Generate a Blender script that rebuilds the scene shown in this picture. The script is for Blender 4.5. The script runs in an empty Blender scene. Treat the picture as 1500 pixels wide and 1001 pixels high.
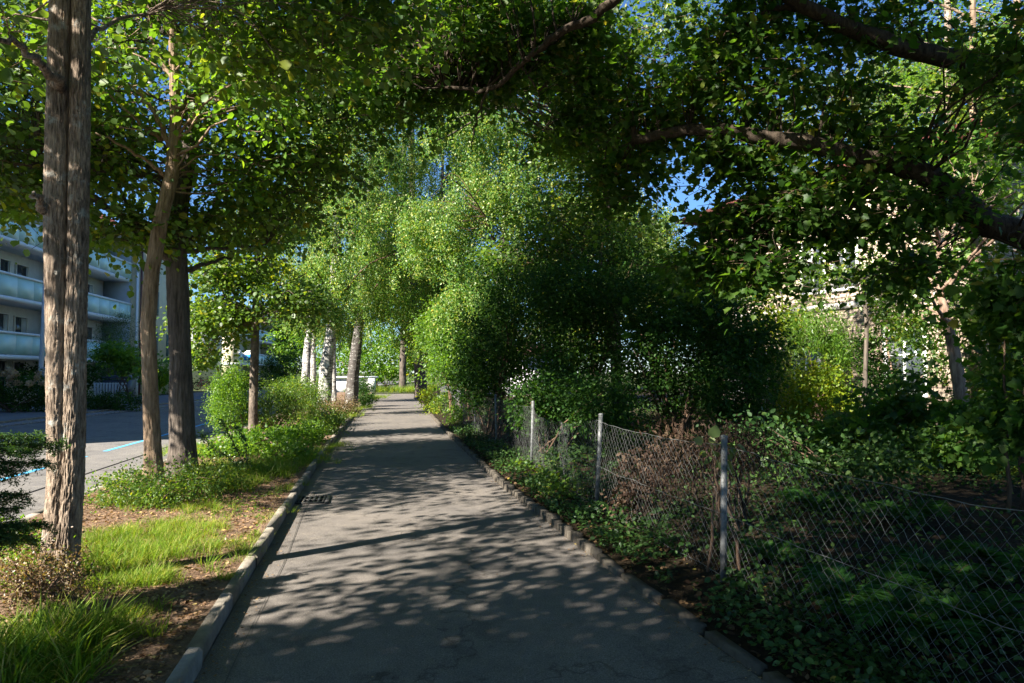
import bpy, math, random
import numpy as np
from mathutils import Vector

# ------------------------------------------------------------------ camera, sky, sun, exposure
sc = bpy.context.scene
F, CX, CY, HOR, EYE = 1050.0, 750.0, 500.5, 545.0, 1.6
PITCH = math.atan((HOR - CY) / F)
cd = bpy.data.cameras.new('camera'); cam = bpy.data.objects.new('camera', cd)
sc.collection.objects.link(cam); sc.camera = cam
cam.location = (0, 0, EYE); cam.rotation_euler = (math.radians(90) + PITCH, 0, 0)
cd.sensor_width = 36; cd.lens = F / 1500 * 36; cd.clip_start = 0.05; cd.clip_end = 3000

SUN_AZ, SUN_EL = math.radians(231), math.radians(35)       # clockwise from +Y: behind the camera, to the left
w = bpy.data.worlds.new('World'); sc.world = w; w.use_nodes = True
nt = w.node_tree
bg = nt.nodes['Background']; sky = nt.nodes.new('ShaderNodeTexSky'); sky.sky_type = 'NISHITA'
sky.sun_disc = False; sky.sun_elevation = SUN_EL; sky.sun_rotation = SUN_AZ
sky.air_density = 1.0; sky.dust_density = 0.0; sky.ozone_density = 10.0
nt.links.new(sky.outputs[0], bg.inputs['Color']); bg.inputs['Strength'].default_value = 0.05
sd = bpy.data.lights.new('sun', 'SUN'); sun = bpy.data.objects.new('sun', sd); sc.collection.objects.link(sun)
sd.energy = 5.0; sd.angle = math.radians(0.45); sd.color = (1.0, 0.93, 0.82)
sv = Vector((math.sin(SUN_AZ) * math.cos(SUN_EL), math.cos(SUN_AZ) * math.cos(SUN_EL), math.sin(SUN_EL)))
sun.rotation_euler = sv.to_track_quat('Z', 'Y').to_euler(); sun.location = (-20, -20, 25)
sc.view_settings.view_transform = 'Standard'; sc.view_settings.look = 'None'
sc.view_settings.exposure = 2.05; sc.view_settings.gamma = 1.0
cy = sc.cycles
cy.max_bounces = 7; cy.diffuse_bounces = 3; cy.glossy_bounces = 2; cy.transmission_bounces = 5
cy.use_denoising = True; cy.caustics_reflective = False; cy.caustics_refractive = False

# ------------------------------------------------------------------ helpers
C = sc.collection
BASE = {}
fw = np.array([0, math.cos(PITCH), math.sin(PITCH)]); upv = np.array([0, -math.sin(PITCH), math.cos(PITCH)])
def ray(px, py): return fw + np.array([1., 0, 0]) * (px - CX) / F + upv * (CY - py) / F
def at(px, py, Y):
    d = ray(px, py); return np.array([0, 0, EYE]) + d * (Y / d[1])
def gnd(px, py, z=0.0):
    d = ray(px, py); return np.array([0, 0, EYE]) + d * ((z - EYE) / d[2])
def xat(px, Y): return (px - CX) / F * Y

def _hash(i, j, k, seed):
    n = (i * 374761393 + j * 668265263 + k * 2147483647 + seed * 974634551) & 0x7fffffff
    n = ((n ^ (n >> 13)) * 1274126177) & 0x7fffffff
    n = (n ^ (n >> 16)) & 0xffff
    return n / 65535.0
def vnoise(p, seed=0):
    p = np.asarray(p, float); i = np.floor(p).astype(np.int64); f = p - i; f = f * f * (3 - 2 * f)
    r = 0
    for a in (0, 1):
        for b in (0, 1):
            for c in (0, 1):
                h = _hash(i[..., 0] + a, i[..., 1] + b, i[..., 2] + c, seed)
                wgt = (f[..., 0] if a else 1 - f[..., 0]) * (f[..., 1] if b else 1 - f[..., 1]) * (f[..., 2] if c else 1 - f[..., 2])
                r = r + h * wgt
    return r
def fbm(p, seed=0, o=3):
    p = np.asarray(p, float); s = 0; a = .5
    for q in range(o):
        s = s + a * vnoise(p * 2 ** q, seed + q); a *= .5
    return s

class MB:
    def __init__(self): self.v = []; self.f = []; self.n = 0
    def add(self, v, *faces):
        v = np.asarray(v, float).reshape(-1, 3)
        for f in faces: self.f.append(np.asarray(f, np.int64) + self.n)
        self.v.append(v); self.n += len(v)
    def box(self, c, s, rz=0.0, taper=1.0):
        x, y, z = s[0] / 2, s[1] / 2, s[2] / 2
        t = taper
        v = np.array([(-x, -y, -z), (x, -y, -z), (x, y, -z), (-x, y, -z), (-x * t, -y * t, z), (x * t, -y * t, z), (x * t, y * t, z), (-x * t, y * t, z)])
        ca, sa = math.cos(rz), math.sin(rz)
        v = np.stack([v[:, 0] * ca - v[:, 1] * sa, v[:, 0] * sa + v[:, 1] * ca, v[:, 2]], 1) + np.asarray(c, float)
        self.add(v, [(0, 3, 2, 1), (4, 5, 6, 7), (0, 1, 5, 4), (1, 2, 6, 5), (2, 3, 7, 6), (3, 0, 4, 7)])
    def tube(self, pts, r, sides=8, cap=True):
        pts = np.asarray(pts, float); n = len(pts); r = np.broadcast_to(np.asarray(r, float), (n,))
        t = np.gradient(pts, axis=0); t /= np.linalg.norm(t, axis=1)[:, None] + 1e-12
        ref = np.array([1., 0, 0]) if abs(t[0][0]) < .8 else np.array([0, 1., 0])
        a = np.linspace(0, 2 * math.pi, sides, endpoint=False); V = []
        u = ref - t[0] * ref.dot(t[0]); u /= np.linalg.norm(u)
        for i in range(n):
            u = u - t[i] * u.dot(t[i]); u /= np.linalg.norm(u) + 1e-12
            b = np.cross(t[i], u)
            V.append(pts[i] + r[i] * (np.cos(a)[:, None] * u + np.sin(a)[:, None] * b))
        V = np.concatenate(V); k = np.arange(sides); k2 = (k + 1) % sides; Fs = []
        for i in range(n - 1):
            Fs.append(np.stack([i * sides + k, i * sides + k2, (i + 1) * sides + k2, (i + 1) * sides + k], 1))
        fl = [np.concatenate(Fs)]
        if cap: fl += [k[::-1][None, :], ((n - 1) * sides + k)[None, :]]
        self.add(V, *fl)
    def segs(self, A, B, r, sides=3):
        A = np.asarray(A, float); B = np.asarray(B, float); m = len(A); d = B - A; d /= np.linalg.norm(d, axis=1)[:, None] + 1e-12
        ref = np.where(np.abs(d[:, 2:3]) > .9, np.array([[1., 0, 0]]), np.array([[0, 0, 1.]]))
        u = np.cross(d, ref); u /= np.linalg.norm(u, axis=1)[:, None]; b = np.cross(d, u)
        a = np.linspace(0, 2 * math.pi, sides, endpoint=False)
        ring = (np.cos(a)[None, :, None] * u[:, None, :] + np.sin(a)[None, :, None] * b[:, None, :]) * r
        V = np.concatenate([A[:, None] + ring, B[:, None] + ring], 1).reshape(-1, 3)
        k = np.arange(sides); k2 = (k + 1) % sides
        q = np.stack([k, k2, k2 + sides, k + sides], 1)
        self.add(V, (q[None] + (np.arange(m) * 2 * sides)[:, None, None]).reshape(-1, 4))
    def grid(self, V, nu, nv):
        i, j = np.meshgrid(np.arange(nu - 1), np.arange(nv - 1), indexing='ij'); a = (i * nv + j).ravel()
        self.add(V, np.stack([a, a + nv, a + nv + 1, a + 1], 1))
    def lathe(self, c, prof, sides=16):
        a = np.linspace(0, 2 * math.pi, sides, endpoint=False)
        V = np.concatenate([np.stack([c[0] + r * np.cos(a), c[1] + r * np.sin(a), np.full(sides, c[2] + z)], 1) for r, z in prof])
        k = np.arange(sides); k2 = (k + 1) % sides
        Fs = np.concatenate([np.stack([i * sides + k, i * sides + k2, (i + 1) * sides + k2, (i + 1) * sides + k], 1) for i in range(len(prof) - 1)])
        self.add(V, Fs, ((len(prof) - 1) * sides + k)[None, :])
    def build(self, name, mat, parent=None, base=None, smooth=False):
        v = np.concatenate(self.v)
        if parent is not None: base = BASE[parent.name]
        elif base is None: base = (0, 0, 0)
        base = np.asarray(base, float); v = v - base
        me = bpy.data.meshes.new(name); me.vertices.add(len(v)); me.vertices.foreach_set('co', v.astype(np.float32).ravel())
        tot = np.concatenate([np.full(len(f), f.shape[1], np.int32) for f in self.f]); idx = np.concatenate([f.ravel() for f in self.f]).astype(np.int32)
        me.loops.add(len(idx)); me.loops.foreach_set('vertex_index', idx)
        me.polygons.add(len(tot)); st = np.zeros(len(tot), np.int32); st[1:] = np.cumsum(tot)[:-1]
        me.polygons.foreach_set('loop_start', st)
        if smooth: me.polygons.foreach_set('use_smooth', np.ones(len(tot), bool))
        me.update(calc_edges=True)
        if mat: me.materials.append(mat)
        o = bpy.data.objects.new(name, me); C.objects.link(o)
        if parent is not None: o.parent = parent
        else: o.location = base
        BASE[o.name] = base
        return o

def thing(name, label, cat, base=(0, 0, 0), group=None):
    o = bpy.data.objects.new(name, None); C.objects.link(o); o.location = base; BASE[o.name] = np.asarray(base, float)
    o.empty_display_size = .2
    o['label'] = label; o['category'] = cat
    if group: o['group'] = group
    return o
def tag(o, label, cat, group=None, kind=None):
    o['label'] = label; o['category'] = cat
    if group: o['group'] = group
    if kind: o['kind'] = kind
    return o
def struct(o, label, cat, kind='structure'): return tag(o, label, cat, None, kind)

# ------------------------------------------------------------------ materials
def newmat(name):
    m = bpy.data.materials.new(name); m.use_nodes = True; t = m.node_tree
    for n in list(t.nodes):
        if n.type != 'OUTPUT_MATERIAL': t.nodes.remove(n)
    return m, t, t.nodes['Material Output']
def N(t, kind, **kw):
    n = t.nodes.new(kind)
    for k, v in kw.items():
        if k in n.inputs: n.inputs[k].default_value = v
        else: setattr(n, k, v)
    return n
def ramp(t, fac, stops, interp='LINEAR'):
    r = t.nodes.new('ShaderNodeValToRGB'); r.color_ramp.interpolation = interp
    e = r.color_ramp.elements
    while len(e) < len(stops): e.new(.5)
    for q, (p, c) in zip(e, stops): q.position = p; q.color = (*c, 1) if len(c) == 3 else c
    t.links.new(fac, r.inputs['Fac']); return r.outputs['Color']
def coords(t, scale=(1, 1, 1)):
    g = t.nodes.new('ShaderNodeNewGeometry'); m = t.nodes.new('ShaderNodeMapping'); m.inputs['Scale'].default_value = scale
    t.links.new(g.outputs['Position'], m.inputs['Vector']); return m.outputs['Vector']
def noise(t, vec, scale, detail=4, rough=.6):
    n = N(t, 'ShaderNodeTexNoise', Scale=scale, Detail=detail, Roughness=rough); t.links.new(vec, n.inputs['Vector']); return n.outputs['Fac']
def bump(t, h, strength=.5, dist=.02, nrm=None):
    b = N(t, 'ShaderNodeBump', Strength=strength, Distance=dist); t.links.new(h, b.inputs['Height'])
    if nrm: t.links.new(nrm, b.inputs['Normal'])
    return b.outputs['Normal']
def mixc(t, a, b, fac, mode='MIX'):
    m = t.nodes.new('ShaderNodeMix'); m.data_type = 'RGBA'; m.blend_type = mode
    for s, val in ((6, a), (7, b), (0, fac)):
        if isinstance(val, (float, int)): m.inputs[s].default_value = val
        elif isinstance(val, tuple): m.inputs[s].default_value = (*val, 1)
        else: t.links.new(val, m.inputs[s])
    return m.outputs[2]
def surf(name, col, rough=.6, spec=.4, metal=0.0, var=.15, vs=3.0, bmp=.15, bs=40):
    m, t, out = newmat(name); p = N(t, 'ShaderNodeBsdfPrincipled'); v = coords(t)
    n1 = noise(t, v, vs, 5)
    lo = tuple(c * (1 - var) for c in col); hi = tuple(min(1, c * (1 + var)) for c in col)
    t.links.new(ramp(t, n1, [(.3, lo), (.7, hi)]), p.inputs['Base Color'])
    p.inputs['Roughness'].default_value = rough; p.inputs['Metallic'].default_value = metal; p.inputs['Specular IOR Level'].default_value = spec
    if bmp: t.links.new(bump(t, noise(t, v, bs, 3), bmp, .01), p.inputs['Normal'])
    t.links.new(p.outputs[0], out.inputs[0]); return m
def leafmat(name, stops, trans=.5, tcol=1.6, rough=.42, spec=.5):
    m, t, out = newmat(name); g = t.nodes.new('ShaderNodeNewGeometry')
    c = ramp(t, g.outputs['Random Per Island'], stops)
    lo = noise(t, coords(t), .9, 2)
    c = mixc(t, c, ramp(t, lo, [(.3, (.72, .8, .8)), (.7, (1.25, 1.2, 1.0))]), 1.0, 'MULTIPLY')
    p = N(t, 'ShaderNodeBsdfPrincipled', Roughness=rough); p.inputs['Specular IOR Level'].default_value = spec
    t.links.new(c, p.inputs['Base Color'])
    tr = t.nodes.new('ShaderNodeBsdfTranslucent')
    t.links.new(mixc(t, c, (1.5 * tcol, 1.35 * tcol, .45 * tcol), 1.0, 'MULTIPLY'), tr.inputs['Color'])
    ms = t.nodes.new('ShaderNodeMixShader'); ms.inputs[0].default_value = trans
    t.links.new(p.outputs[0], ms.inputs[1]); t.links.new(tr.outputs[0], ms.inputs[2]); t.links.new(ms.outputs[0], out.inputs[0])
    return m
def barkmat(name, dark, light, sc_h=26, sc_v=4.0, bs=1.0, lichen=None):
    m, t, out = newmat(name); p = N(t, 'ShaderNodeBsdfPrincipled', Roughness=.9); p.inputs['Specular IOR Level'].default_value = .15
    v = coords(t, (1, 1, sc_v / sc_h)); v2 = coords(t)
    n1 = noise(t, v, sc_h, 6, .7); n2 = noise(t, v2, 2.2, 4); n3 = noise(t, v2, 90, 3)
    c = ramp(t, n1, [(.33, dark), (.62, light)])
    c = mixc(t, c, ramp(t, n2, [(.35, (.72, .7, .68)), (.65, (1.12, 1.1, 1.06))]), 1.0, 'MULTIPLY')
    if lichen: c = mixc(t, c, lichen, ramp(t, noise(t, v2, 7, 5, .7), [(.56, (0, 0, 0)), (.66, (.75, .75, .75))]))
    t.links.new(c, p.inputs['Base Color'])
    t.links.new(bump(t, n3, .3 * bs, .006, bump(t, n1, .9 * bs, .03)), p.inputs['Normal'])
    t.links.new(p.outputs[0], out.inputs[0]); return m
def birchmat(name, th=.58):
    m, t, out = newmat(name); p = N(t, 'ShaderNodeBsdfPrincipled', Roughness=.75)
    v = coords(t, (2.2, 2.2, 9)); v2 = coords(t, (14, 14, 3)); v3 = coords(t)
    sp = t.nodes.new('ShaderNodeSeparateXYZ'); g = t.nodes.new('ShaderNodeNewGeometry'); t.links.new(g.outputs['Position'], sp.inputs[0])
    white = ramp(t, noise(t, v3, 5), [(.3, (.30, .285, .26)), (.7, (.55, .53, .49))])
    c = mixc(t, white, (.05, .045, .04), ramp(t, noise(t, v, 1.6, 5, .7), [(th, (0, 0, 0)), (th + .06, (1, 1, 1))]))
    c = mixc(t, c, (.055, .045, .038), ramp(t, noise(t, v2, 1.0, 4, .7), [(th + .02, (0, 0, 0)), (th + .08, (.9, .9, .9))]))
    t.links.new(c, p.inputs['Base Color']); t.links.new(bump(t, noise(t, v2, 1.0, 5), .7, .02), p.inputs['Normal'])
    t.links.new(p.outputs[0], out.inputs[0]); return m
def asphalt(name, base, tint=(1, .96, .92), crack=True):
    m, t, out = newmat(name); p = N(t, 'ShaderNodeBsdfPrincipled', Roughness=.85); p.inputs['Specular IOR Level'].default_value = .25
    v = coords(t); big = noise(t, v, .7, 5); mid = noise(t, v, 6, 5, .7); fine = noise(t, v, 110, 4, .8)
    vo = N(t, 'ShaderNodeTexVoronoi', Scale=170.0); t.links.new(v, vo.inputs['Vector'])
    c = ramp(t, fine, [(.28, tuple(base * .40 * x for x in tint)), (.5, tuple(base * x for x in tint)), (.74, tuple(base * 2.2 * x for x in tint))])
    c = mixc(t, c, ramp(t, vo.outputs['Color'], [(.0, (.75, .75, .77)), (.85, (1.05, 1.04, 1.0)), (1, (1.7, 1.6, 1.5))]), .7, 'MULTIPLY')
    c = mixc(t, c, ramp(t, big, [(.3, (.8, .81, .83)), (.7, (1.18, 1.15, 1.1))]), 1.0, 'MULTIPLY')
    c = mixc(t, c, ramp(t, mid, [(.3, (.84, .84, .85)), (.65, (1.1, 1.09, 1.07))]), .9, 'MULTIPLY')
    wear = noise(t, v, 1.9, 6, .75); c = mixc(t, c, ramp(t, wear, [(.36, (.62, .62, .63)), (.46, (1, 1, 1)), (.6, (1, 1, 1)), (.68, (1.22, 1.19, 1.15))]), .8, 'MULTIPLY')
    if crack:
        vc = N(t, 'ShaderNodeTexVoronoi', Scale=.42, feature='DISTANCE_TO_EDGE')
        wv = t.nodes.new('ShaderNodeVectorMath'); wv.operation = 'ADD'
        nn = N(t, 'ShaderNodeTexNoise', Scale=2.5, Detail=6.0); t.links.new(v, nn.inputs['Vector']); t.links.new(v, wv.inputs[0]); t.links.new(nn.outputs['Color'], wv.inputs[1])
        t.links.new(wv.outputs[0], vc.inputs['Vector'])
        cr = ramp(t, vc.outputs['Distance'], [(.0, (.45, .44, .43)), (.009, (1, 1, 1))])
        c = mixc(t, c, cr, .8, 'MULTIPLY')
    t.links.new(c, p.inputs['Base Color']); t.links.new(bump(t, fine, .5, .004), p.inputs['Normal'])
    t.links.new(p.outputs[0], out.inputs[0]); return m
def soilmat(name, a, b, c3):
    m, t, out = newmat(name); p = N(t, 'ShaderNodeBsdfPrincipled', Roughness=.95); p.inputs['Specular IOR Level'].default_value = .1
    v = coords(t); c = ramp(t, noise(t, v, 1.6, 6, .7), [(.3, a), (.6, b)])
    c = mixc(t, c, c3, ramp(t, noise(t, v, 55, 4, .7), [(.55, (0, 0, 0)), (.72, (.8, .8, .8))]))
    c = mixc(t, c, ramp(t, noise(t, v, 25, 4, .8), [(.3, (.55, .53, .5)), (.65, (1.25, 1.2, 1.15))]), 1.0, 'MULTIPLY')
    t.links.new(c, p.inputs['Base Color']); t.links.new(bump(t, noise(t, v, 40, 6, .75), 1.0, .03), p.inputs['Normal'])
    t.links.new(p.outputs[0], out.inputs[0]); return m
def stonemat(name):
    m, t, out = newmat(name); p = N(t, 'ShaderNodeBsdfPrincipled', Roughness=.9)
    tc = t.nodes.new('ShaderNodeTexCoord'); mp = t.nodes.new('ShaderNodeMapping'); t.links.new(tc.outputs['Object'], mp.inputs['Vector'])
    sx = t.nodes.new('ShaderNodeSeparateXYZ'); cb = t.nodes.new('ShaderNodeCombineXYZ'); t.links.new(mp.outputs[0], sx.inputs[0])
    ad = N(t, 'ShaderNodeMath', operation='ADD'); t.links.new(sx.outputs[0], ad.inputs[0]); t.links.new(sx.outputs[1], ad.inputs[1])
    t.links.new(ad.outputs[0], cb.inputs[0]); t.links.new(sx.outputs[2], cb.inputs[1])
    br = N(t, 'ShaderNodeTexBrick', Scale=1.0); br.inputs['Mortar Size'].default_value = .016; br.inputs['Brick Width'].default_value = .48; br.inputs['Row Height'].default_value = .13
    br.inputs['Color1'].default_value = (.56, .46, .37, 1); br.inputs['Color2'].default_value = (.40, .31, .24, 1); br.inputs['Mortar'].default_value = (.16, .125, .10, 1)
    t.links.new(cb.outputs[0], br.inputs['Vector'])
    c = mixc(t, br.outputs['Color'], ramp(t, noise(t, coords(t), 5, 5), [(.3, (.75, .75, .75)), (.7, (1.2, 1.17, 1.12))]), 1.0, 'MULTIPLY')
    t.links.new(c, p.inputs['Base Color']); t.links.new(bump(t, br.outputs['Fac'], -.6, .03), p.inputs['Normal'])
    t.links.new(p.outputs[0], out.inputs[0]); return m
def glassmat(name, col, rough=.08):
    m, t, out = newmat(name); p = N(t, 'ShaderNodeBsdfPrincipled', Roughness=rough); p.inputs['Base Color'].default_value = (*col, 1)
    p.inputs['Specular IOR Level'].default_value = .9
    t.links.new(bump(t, noise(t, coords(t), 1.2, 2), .05, .05), p.inputs['Normal'])
    t.links.new(p.outputs[0], out.inputs[0]); return m

G = lambda *a: a
M = dict(
    asphalt=asphalt('path_asphalt', .15, (1, .905, .83)), road=asphalt('road_asphalt', .165, (1, .955, .92)),
    pave=surf('pavement_grey', (.16, .16, .17), .9, .2, var=.2, vs=1.5, bs=120), cobble=surf('cobble_stone', (.24, .24, .26), .85, .2, var=.3, vs=9),
    kerb=surf('kerb_stone', (.215, .19, .155), .9, .2, var=.35, vs=6, bmp=.5, bs=60), sett=surf('sett_stone', (.085, .073, .058), .9, .2, var=.4, vs=7, bmp=.5, bs=60),
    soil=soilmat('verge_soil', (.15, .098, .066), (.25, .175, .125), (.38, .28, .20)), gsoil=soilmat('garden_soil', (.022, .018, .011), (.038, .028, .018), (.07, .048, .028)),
    ground=soilmat('ground_earth', (.05, .07, .025), (.07, .085, .035), (.09, .09, .04)),
    blue=surf('blue_road_paint', (.10, .42, .72), .7, .3, var=.15, vs=12), white=surf('white_render', (.75, .75, .73), .8, .2, var=.06),
    cream=surf('cream_render', (.66, .58, .40), .85, .2, var=.07), greywall=surf('grey_render', (.68, .68, .64), .85, .2, var=.08),
    bluewall=surf('blue_grey_render', (.36, .42, .47), .85, .2, var=.06), slab=surf('white_slab', (.72, .76, .80), .7, .3, var=.05),
    panel=glassmat('frosted_balcony_panel', (.50, .78, .77), .4), pane=glassmat('window_pane', (.05, .06, .07), .05), door=surf('cream_door', (.66, .60, .42), .7, .3, var=.05),
    shutter=surf('green_grey_shutter', (.10, .16, .16), .7, .3), pipe=surf('brown_downpipe', (.13, .06, .05), .6, .4), roof=surf('red_roof_tiles', (.12, .04, .034), .9, .2, var=.3, vs=5, bmp=.6, bs=12),
    stone=stonemat('rubble_stone'), frame=surf('white_window_frame', (.78, .78, .76), .6, .4, var=.04), galv=surf('galvanised_steel', (.14, .145, .145), .6, .35, .4, var=.5, vs=24),
    wire=surf('zinc_wire', (.15, .155, .15), .55, .3, .4, var=.2), pole=surf('grey_pole_paint', (.42, .47, .53), .5, .4, var=.08), dark=surf('dark_plastic', (.03, .035, .045), .5, .4),
    bin=surf('blue_grey_bin', (.035, .05, .075), .5, .4), concrete=surf('pale_concrete', (.45, .42, .39), .9, .2), signblue=surf('sign_blue', (.02, .26, .72), .5, .4, var=.04),
    red=surf('pink_red_paint', (.60, .10, .14), .4, .5, var=.05), rubber=surf('tyre_rubber', (.02, .02, .02), .8, .2), iron=surf('cast_iron', (.06, .058, .055), .6, .4, .4, var=.3, vs=20),
    slats=surf('weathered_white_slats', (.45, .47, .48), .8, .2), pit=surf('drain_dark', (.012, .012, .012), .9, .1),
    bark1=barkmat('bark_fissured_tan', (.042, .029, .021), (.43, .34, .265), 60, 8, 1.0, (.42, .43, .39)), bark2=barkmat('bark_brown', (.11, .075, .048), (.34, .25, .175), 30, 3.5, .9),
    bark3=barkmat('bark_dark_grey', (.05, .043, .036), (.155, .13, .11), 26, 3, .9), bark4=barkmat('bark_maple_dark', (.025, .019, .015), (.085, .066, .05), 22, 5, 1.0), bark5=barkmat('bark_speckled', (.05, .042, .034), (.19, .155, .125), 18, 12, .8),
    barkpink=barkmat('bark_pinkish', (.16, .10, .075), (.40, .29, .22), 20, 4, .7), birch=birchmat('birch_bark', .52), birch2=birchmat('birch_bark_fissured', .42), twig=barkmat('twig_bark', (.06, .04, .028), (.15, .10, .07), 40, 8, .5),
    lime=leafmat('lime_leaf', [(0, (.045, .095, .018)), (.5, (.075, .145, .025)), (.88, (.115, .185, .030)), (1, (.22, .22, .03))], .48),
    limepale=leafmat('pale_leaf', [(0, (.08, .125, .045)), (.6, (.115, .16, .06)), (1, (.17, .19, .06))], .40),
    maple=leafmat('maple_leaf', [(0, (.022, .062, .011)), (.55, (.042, .095, .016)), (.95, (.075, .13, .024)), (1, (.16, .14, .03))], .5, 2.1, .5, .3),
    birchleaf=leafmat('birch_leaf', [(0, (.04, .12, .02)), (.35, (.085, .19, .035)), (.7, (.165, .26, .055)), (.9, (.27, .32, .11)), (1, (.34, .32, .05))], .42, 1.4, .45, .4),
    hedge=leafmat('hedge_leaf', [(0, (.014, .046, .008)), (.6, (.028, .078, .013)), (1, (.06, .125, .02))], .36, 1.6, .55, .22),
    bright=leafmat('bright_leaf', [(0, (.06, .14, .018)), (.6, (.10, .20, .025)), (1, (.16, .25, .03))], .48),
    yellow=leafmat('yellow_leaf', [(0, (.10, .18, .014)), (.5, (.17, .25, .018)), (.9, (.26, .30, .02)), (1, (.34, .31, .03))], .5, 1.2),
    dry=leafmat('dry_leaf', [(0, (.09, .055, .03)), (.5, (.19, .12, .065)), (.8, (.26, .20, .09)), (1, (.16, .19, .05))], .3, 1.0),
    litter=leafmat('litter_leaf', [(0, (.09, .05, .03)), (.5, (.22, .13, .08)), (.9, (.36, .24, .15)), (1, (.45, .36, .12))], .2, 1.0, .7, .2),
    grass=leafmat('grass_blade', [(0, (.07, .15, .016)), (.4, (.13, .225, .02)), (.75, (.20, .28, .03)), (.86, (.26, .29, .06)), (1, (.36, .30, .14))], .42, 1.3, .6, .2),
    yew=leafmat('yew_needle', [(0, (.025, .065, .02)), (.6, (.045, .105, .03)), (1, (.10, .17, .05))], .3),
    fern=leafmat('fern_leaf', [(0, (.018, .06, .014)), (.6, (.03, .095, .02)), (1, (.05, .13, .03))], .4, 1.6, .6, .15), ivy=leafmat('ivy_leaf', [(0, (.018, .048, .012)), (.7, (.034, .08, .02)), (1, (.08, .14, .035))], .3, 1.4, .45, .3),
    under=leafmat('undergrowth_leaf', [(0, (.014, .038, .010)), (.7, (.028, .065, .016)), (1, (.07, .12, .03))], .3, 1.4, .6, .2),
    oldmetal=surf('dull_old_metal', (.09, .095, .10), .55, .4, .4, var=.3, vs=9),
    deadleaf=leafmat('dead_vine_leaf', [(0, (.03, .018, .014)), (.6, (.065, .038, .03)), (1, (.12, .08, .055))], .25, 1.0, .7, .1),
    brownleaf=leafmat('brown_fallen_leaf', [(0, (.035, .02, .012)), (.6, (.085, .05, .03)), (.93, (.15, .095, .055)), (1, (.30, .24, .05))], .15, 1.0, .7, .15),
    bloom=leafmat('hydrangea_bloom', [(0, (.30, .20, .15)), (.6, (.42, .30, .23)), (1, (.5, .40, .30))], .3, 1.0),
)

# ------------------------------------------------------------------ leaves
_half = [(.22, -.05), (.46, .08), (.36, .22), (.60, .50), (.32, .54), (.24, .76)]
def _maple():
    v = [(0, 0, 0)] + [(x, y, .22 * x) for x, y in _half] + [(0, 1, -.06)] + [(-x, y, .22 * x) for x, y in reversed(_half)]
    return np.array(v), [np.array([[0, 1, 2, 3, 4, 5, 6, 7]]), np.array([[0, 7, 8, 9, 10, 11, 12, 13]])]
SHAPES = {
    'oval': (np.array([(0, 0, 0), (-.30, .28, .07), (-.28, .64, .05), (0, 1, -.06), (.28, .64, .05), (.30, .28, .07)]), [np.array([[0, 3, 2, 1], [0, 5, 4, 3]])]),
    'round': (np.array([(0, 0, 0), (-.40, .22, .07), (-.42, .60, .05), (0, 1, -.08), (.42, .60, .05), (.40, .22, .07)]), [np.array([[0, 3, 2, 1], [0, 5, 4, 3]])]),
    'rhomb': (np.array([(0, 0, 0), (-.32, .45, .06), (0, 1, -.03), (.32, .45, .06)]), [np.array([[0, 3, 2, 1]])]),
    'slim': (np.array([(0, 0, 0), (-.13, .4, .03), (0, 1, -.08), (.13, .4, .03)]), [np.array([[0, 3, 2, 1]])]),
    'needle': (np.array([(-.09, 0, 0), (.09, 0, 0), (0, 1, -.05)]), [np.array([[0, 1, 2]])]),
    'pinna': (np.array([(0, 0, 0), (-.075, .35, .02), (0, 1, -.10), (.075, .35, .02)]), [np.array([[0, 3, 2, 1]])]),
    'blade': (np.array([(-.017, 0, 0), (.017, 0, 0), (.013, .55, -.08), (0, 1, -.36), (-.013, .55, -.08)]), [np.array([[0, 1, 2, 4]]), np.array([[4, 2, 3]])]),
    'maple': _maple(),
}
def unit(a): return a / (np.linalg.norm(a, axis=-1, keepdims=True) + 1e-9)
def leaves(mb, P, D, Nn, S, shape):
    sv, fs = SHAPES[shape]; n = len(P)
    D = unit(D); side = unit(np.cross(D, Nn)); Nn = np.cross(side, D); S = np.asarray(S)[:, None, None]
    V = P[:, None] + S * (sv[None, :, 0:1] * side[:, None] + sv[None, :, 1:2] * D[:, None] + sv[None, :, 2:3] * Nn[:, None])
    k = len(sv); off = (np.arange(n) * k)[:, None, None]
    mb.add(V.reshape(-1, 3), *[(f[None] + off).reshape(-1, f.shape[1]) for f in fs])
def clump_points(rng, patches, shell=.35):
    out = []
    for p in patches:
        c = np.array(p[0:3]); r = np.array(p[3:6]); n = int(p[6])
        d = unit(rng.normal(size=(n, 3))); q = (shell + (1 - shell) * rng.random(n) ** .6)[:, None]
        out.append(c + d * r * q * (1 + .2 * rng.normal(size=(n, 1))))
    return np.concatenate(out)
def spray(rng, mb, cl, lpc, cr, size, shape='oval', flat=.35, droop=.45, tilt=.55, up=1.0, center=None):
    """leaves gathered in loose flat sprays round each clump centre"""
    m = len(cl); n = m * lpc; ci = np.repeat(np.arange(m), lpc)
    rad = cr * (.6 + .8 * rng.random(m))
    tl = rng.normal(size=(m, 3)) * .35; tl[:, 2] += 1; tl = unit(tl)                 # each spray has its own plane
    o = rng.normal(size=(n, 3)) * .62
    o -= tl[ci] * ((o * tl[ci]).sum(1) * (1 - flat))[:, None]
    o *= rad[ci][:, None]; P = cl[ci] + o
    P[:, 2] -= droop * (o[:, :2] ** 2).sum(1) / (rad[ci] + 1e-6) * .5
    D = unit(o + rng.normal(size=(n, 3)) * .5 * rad[ci][:, None]); D[:, 2] -= droop
    Nn = tl[ci] * up + rng.normal(size=(n, 3)) * tilt
    leaves(mb, P, D, Nn, size * (.38 + .95 * rng.random(n)) * (.8 + .4 * rng.random(m))[ci], shape)
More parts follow.
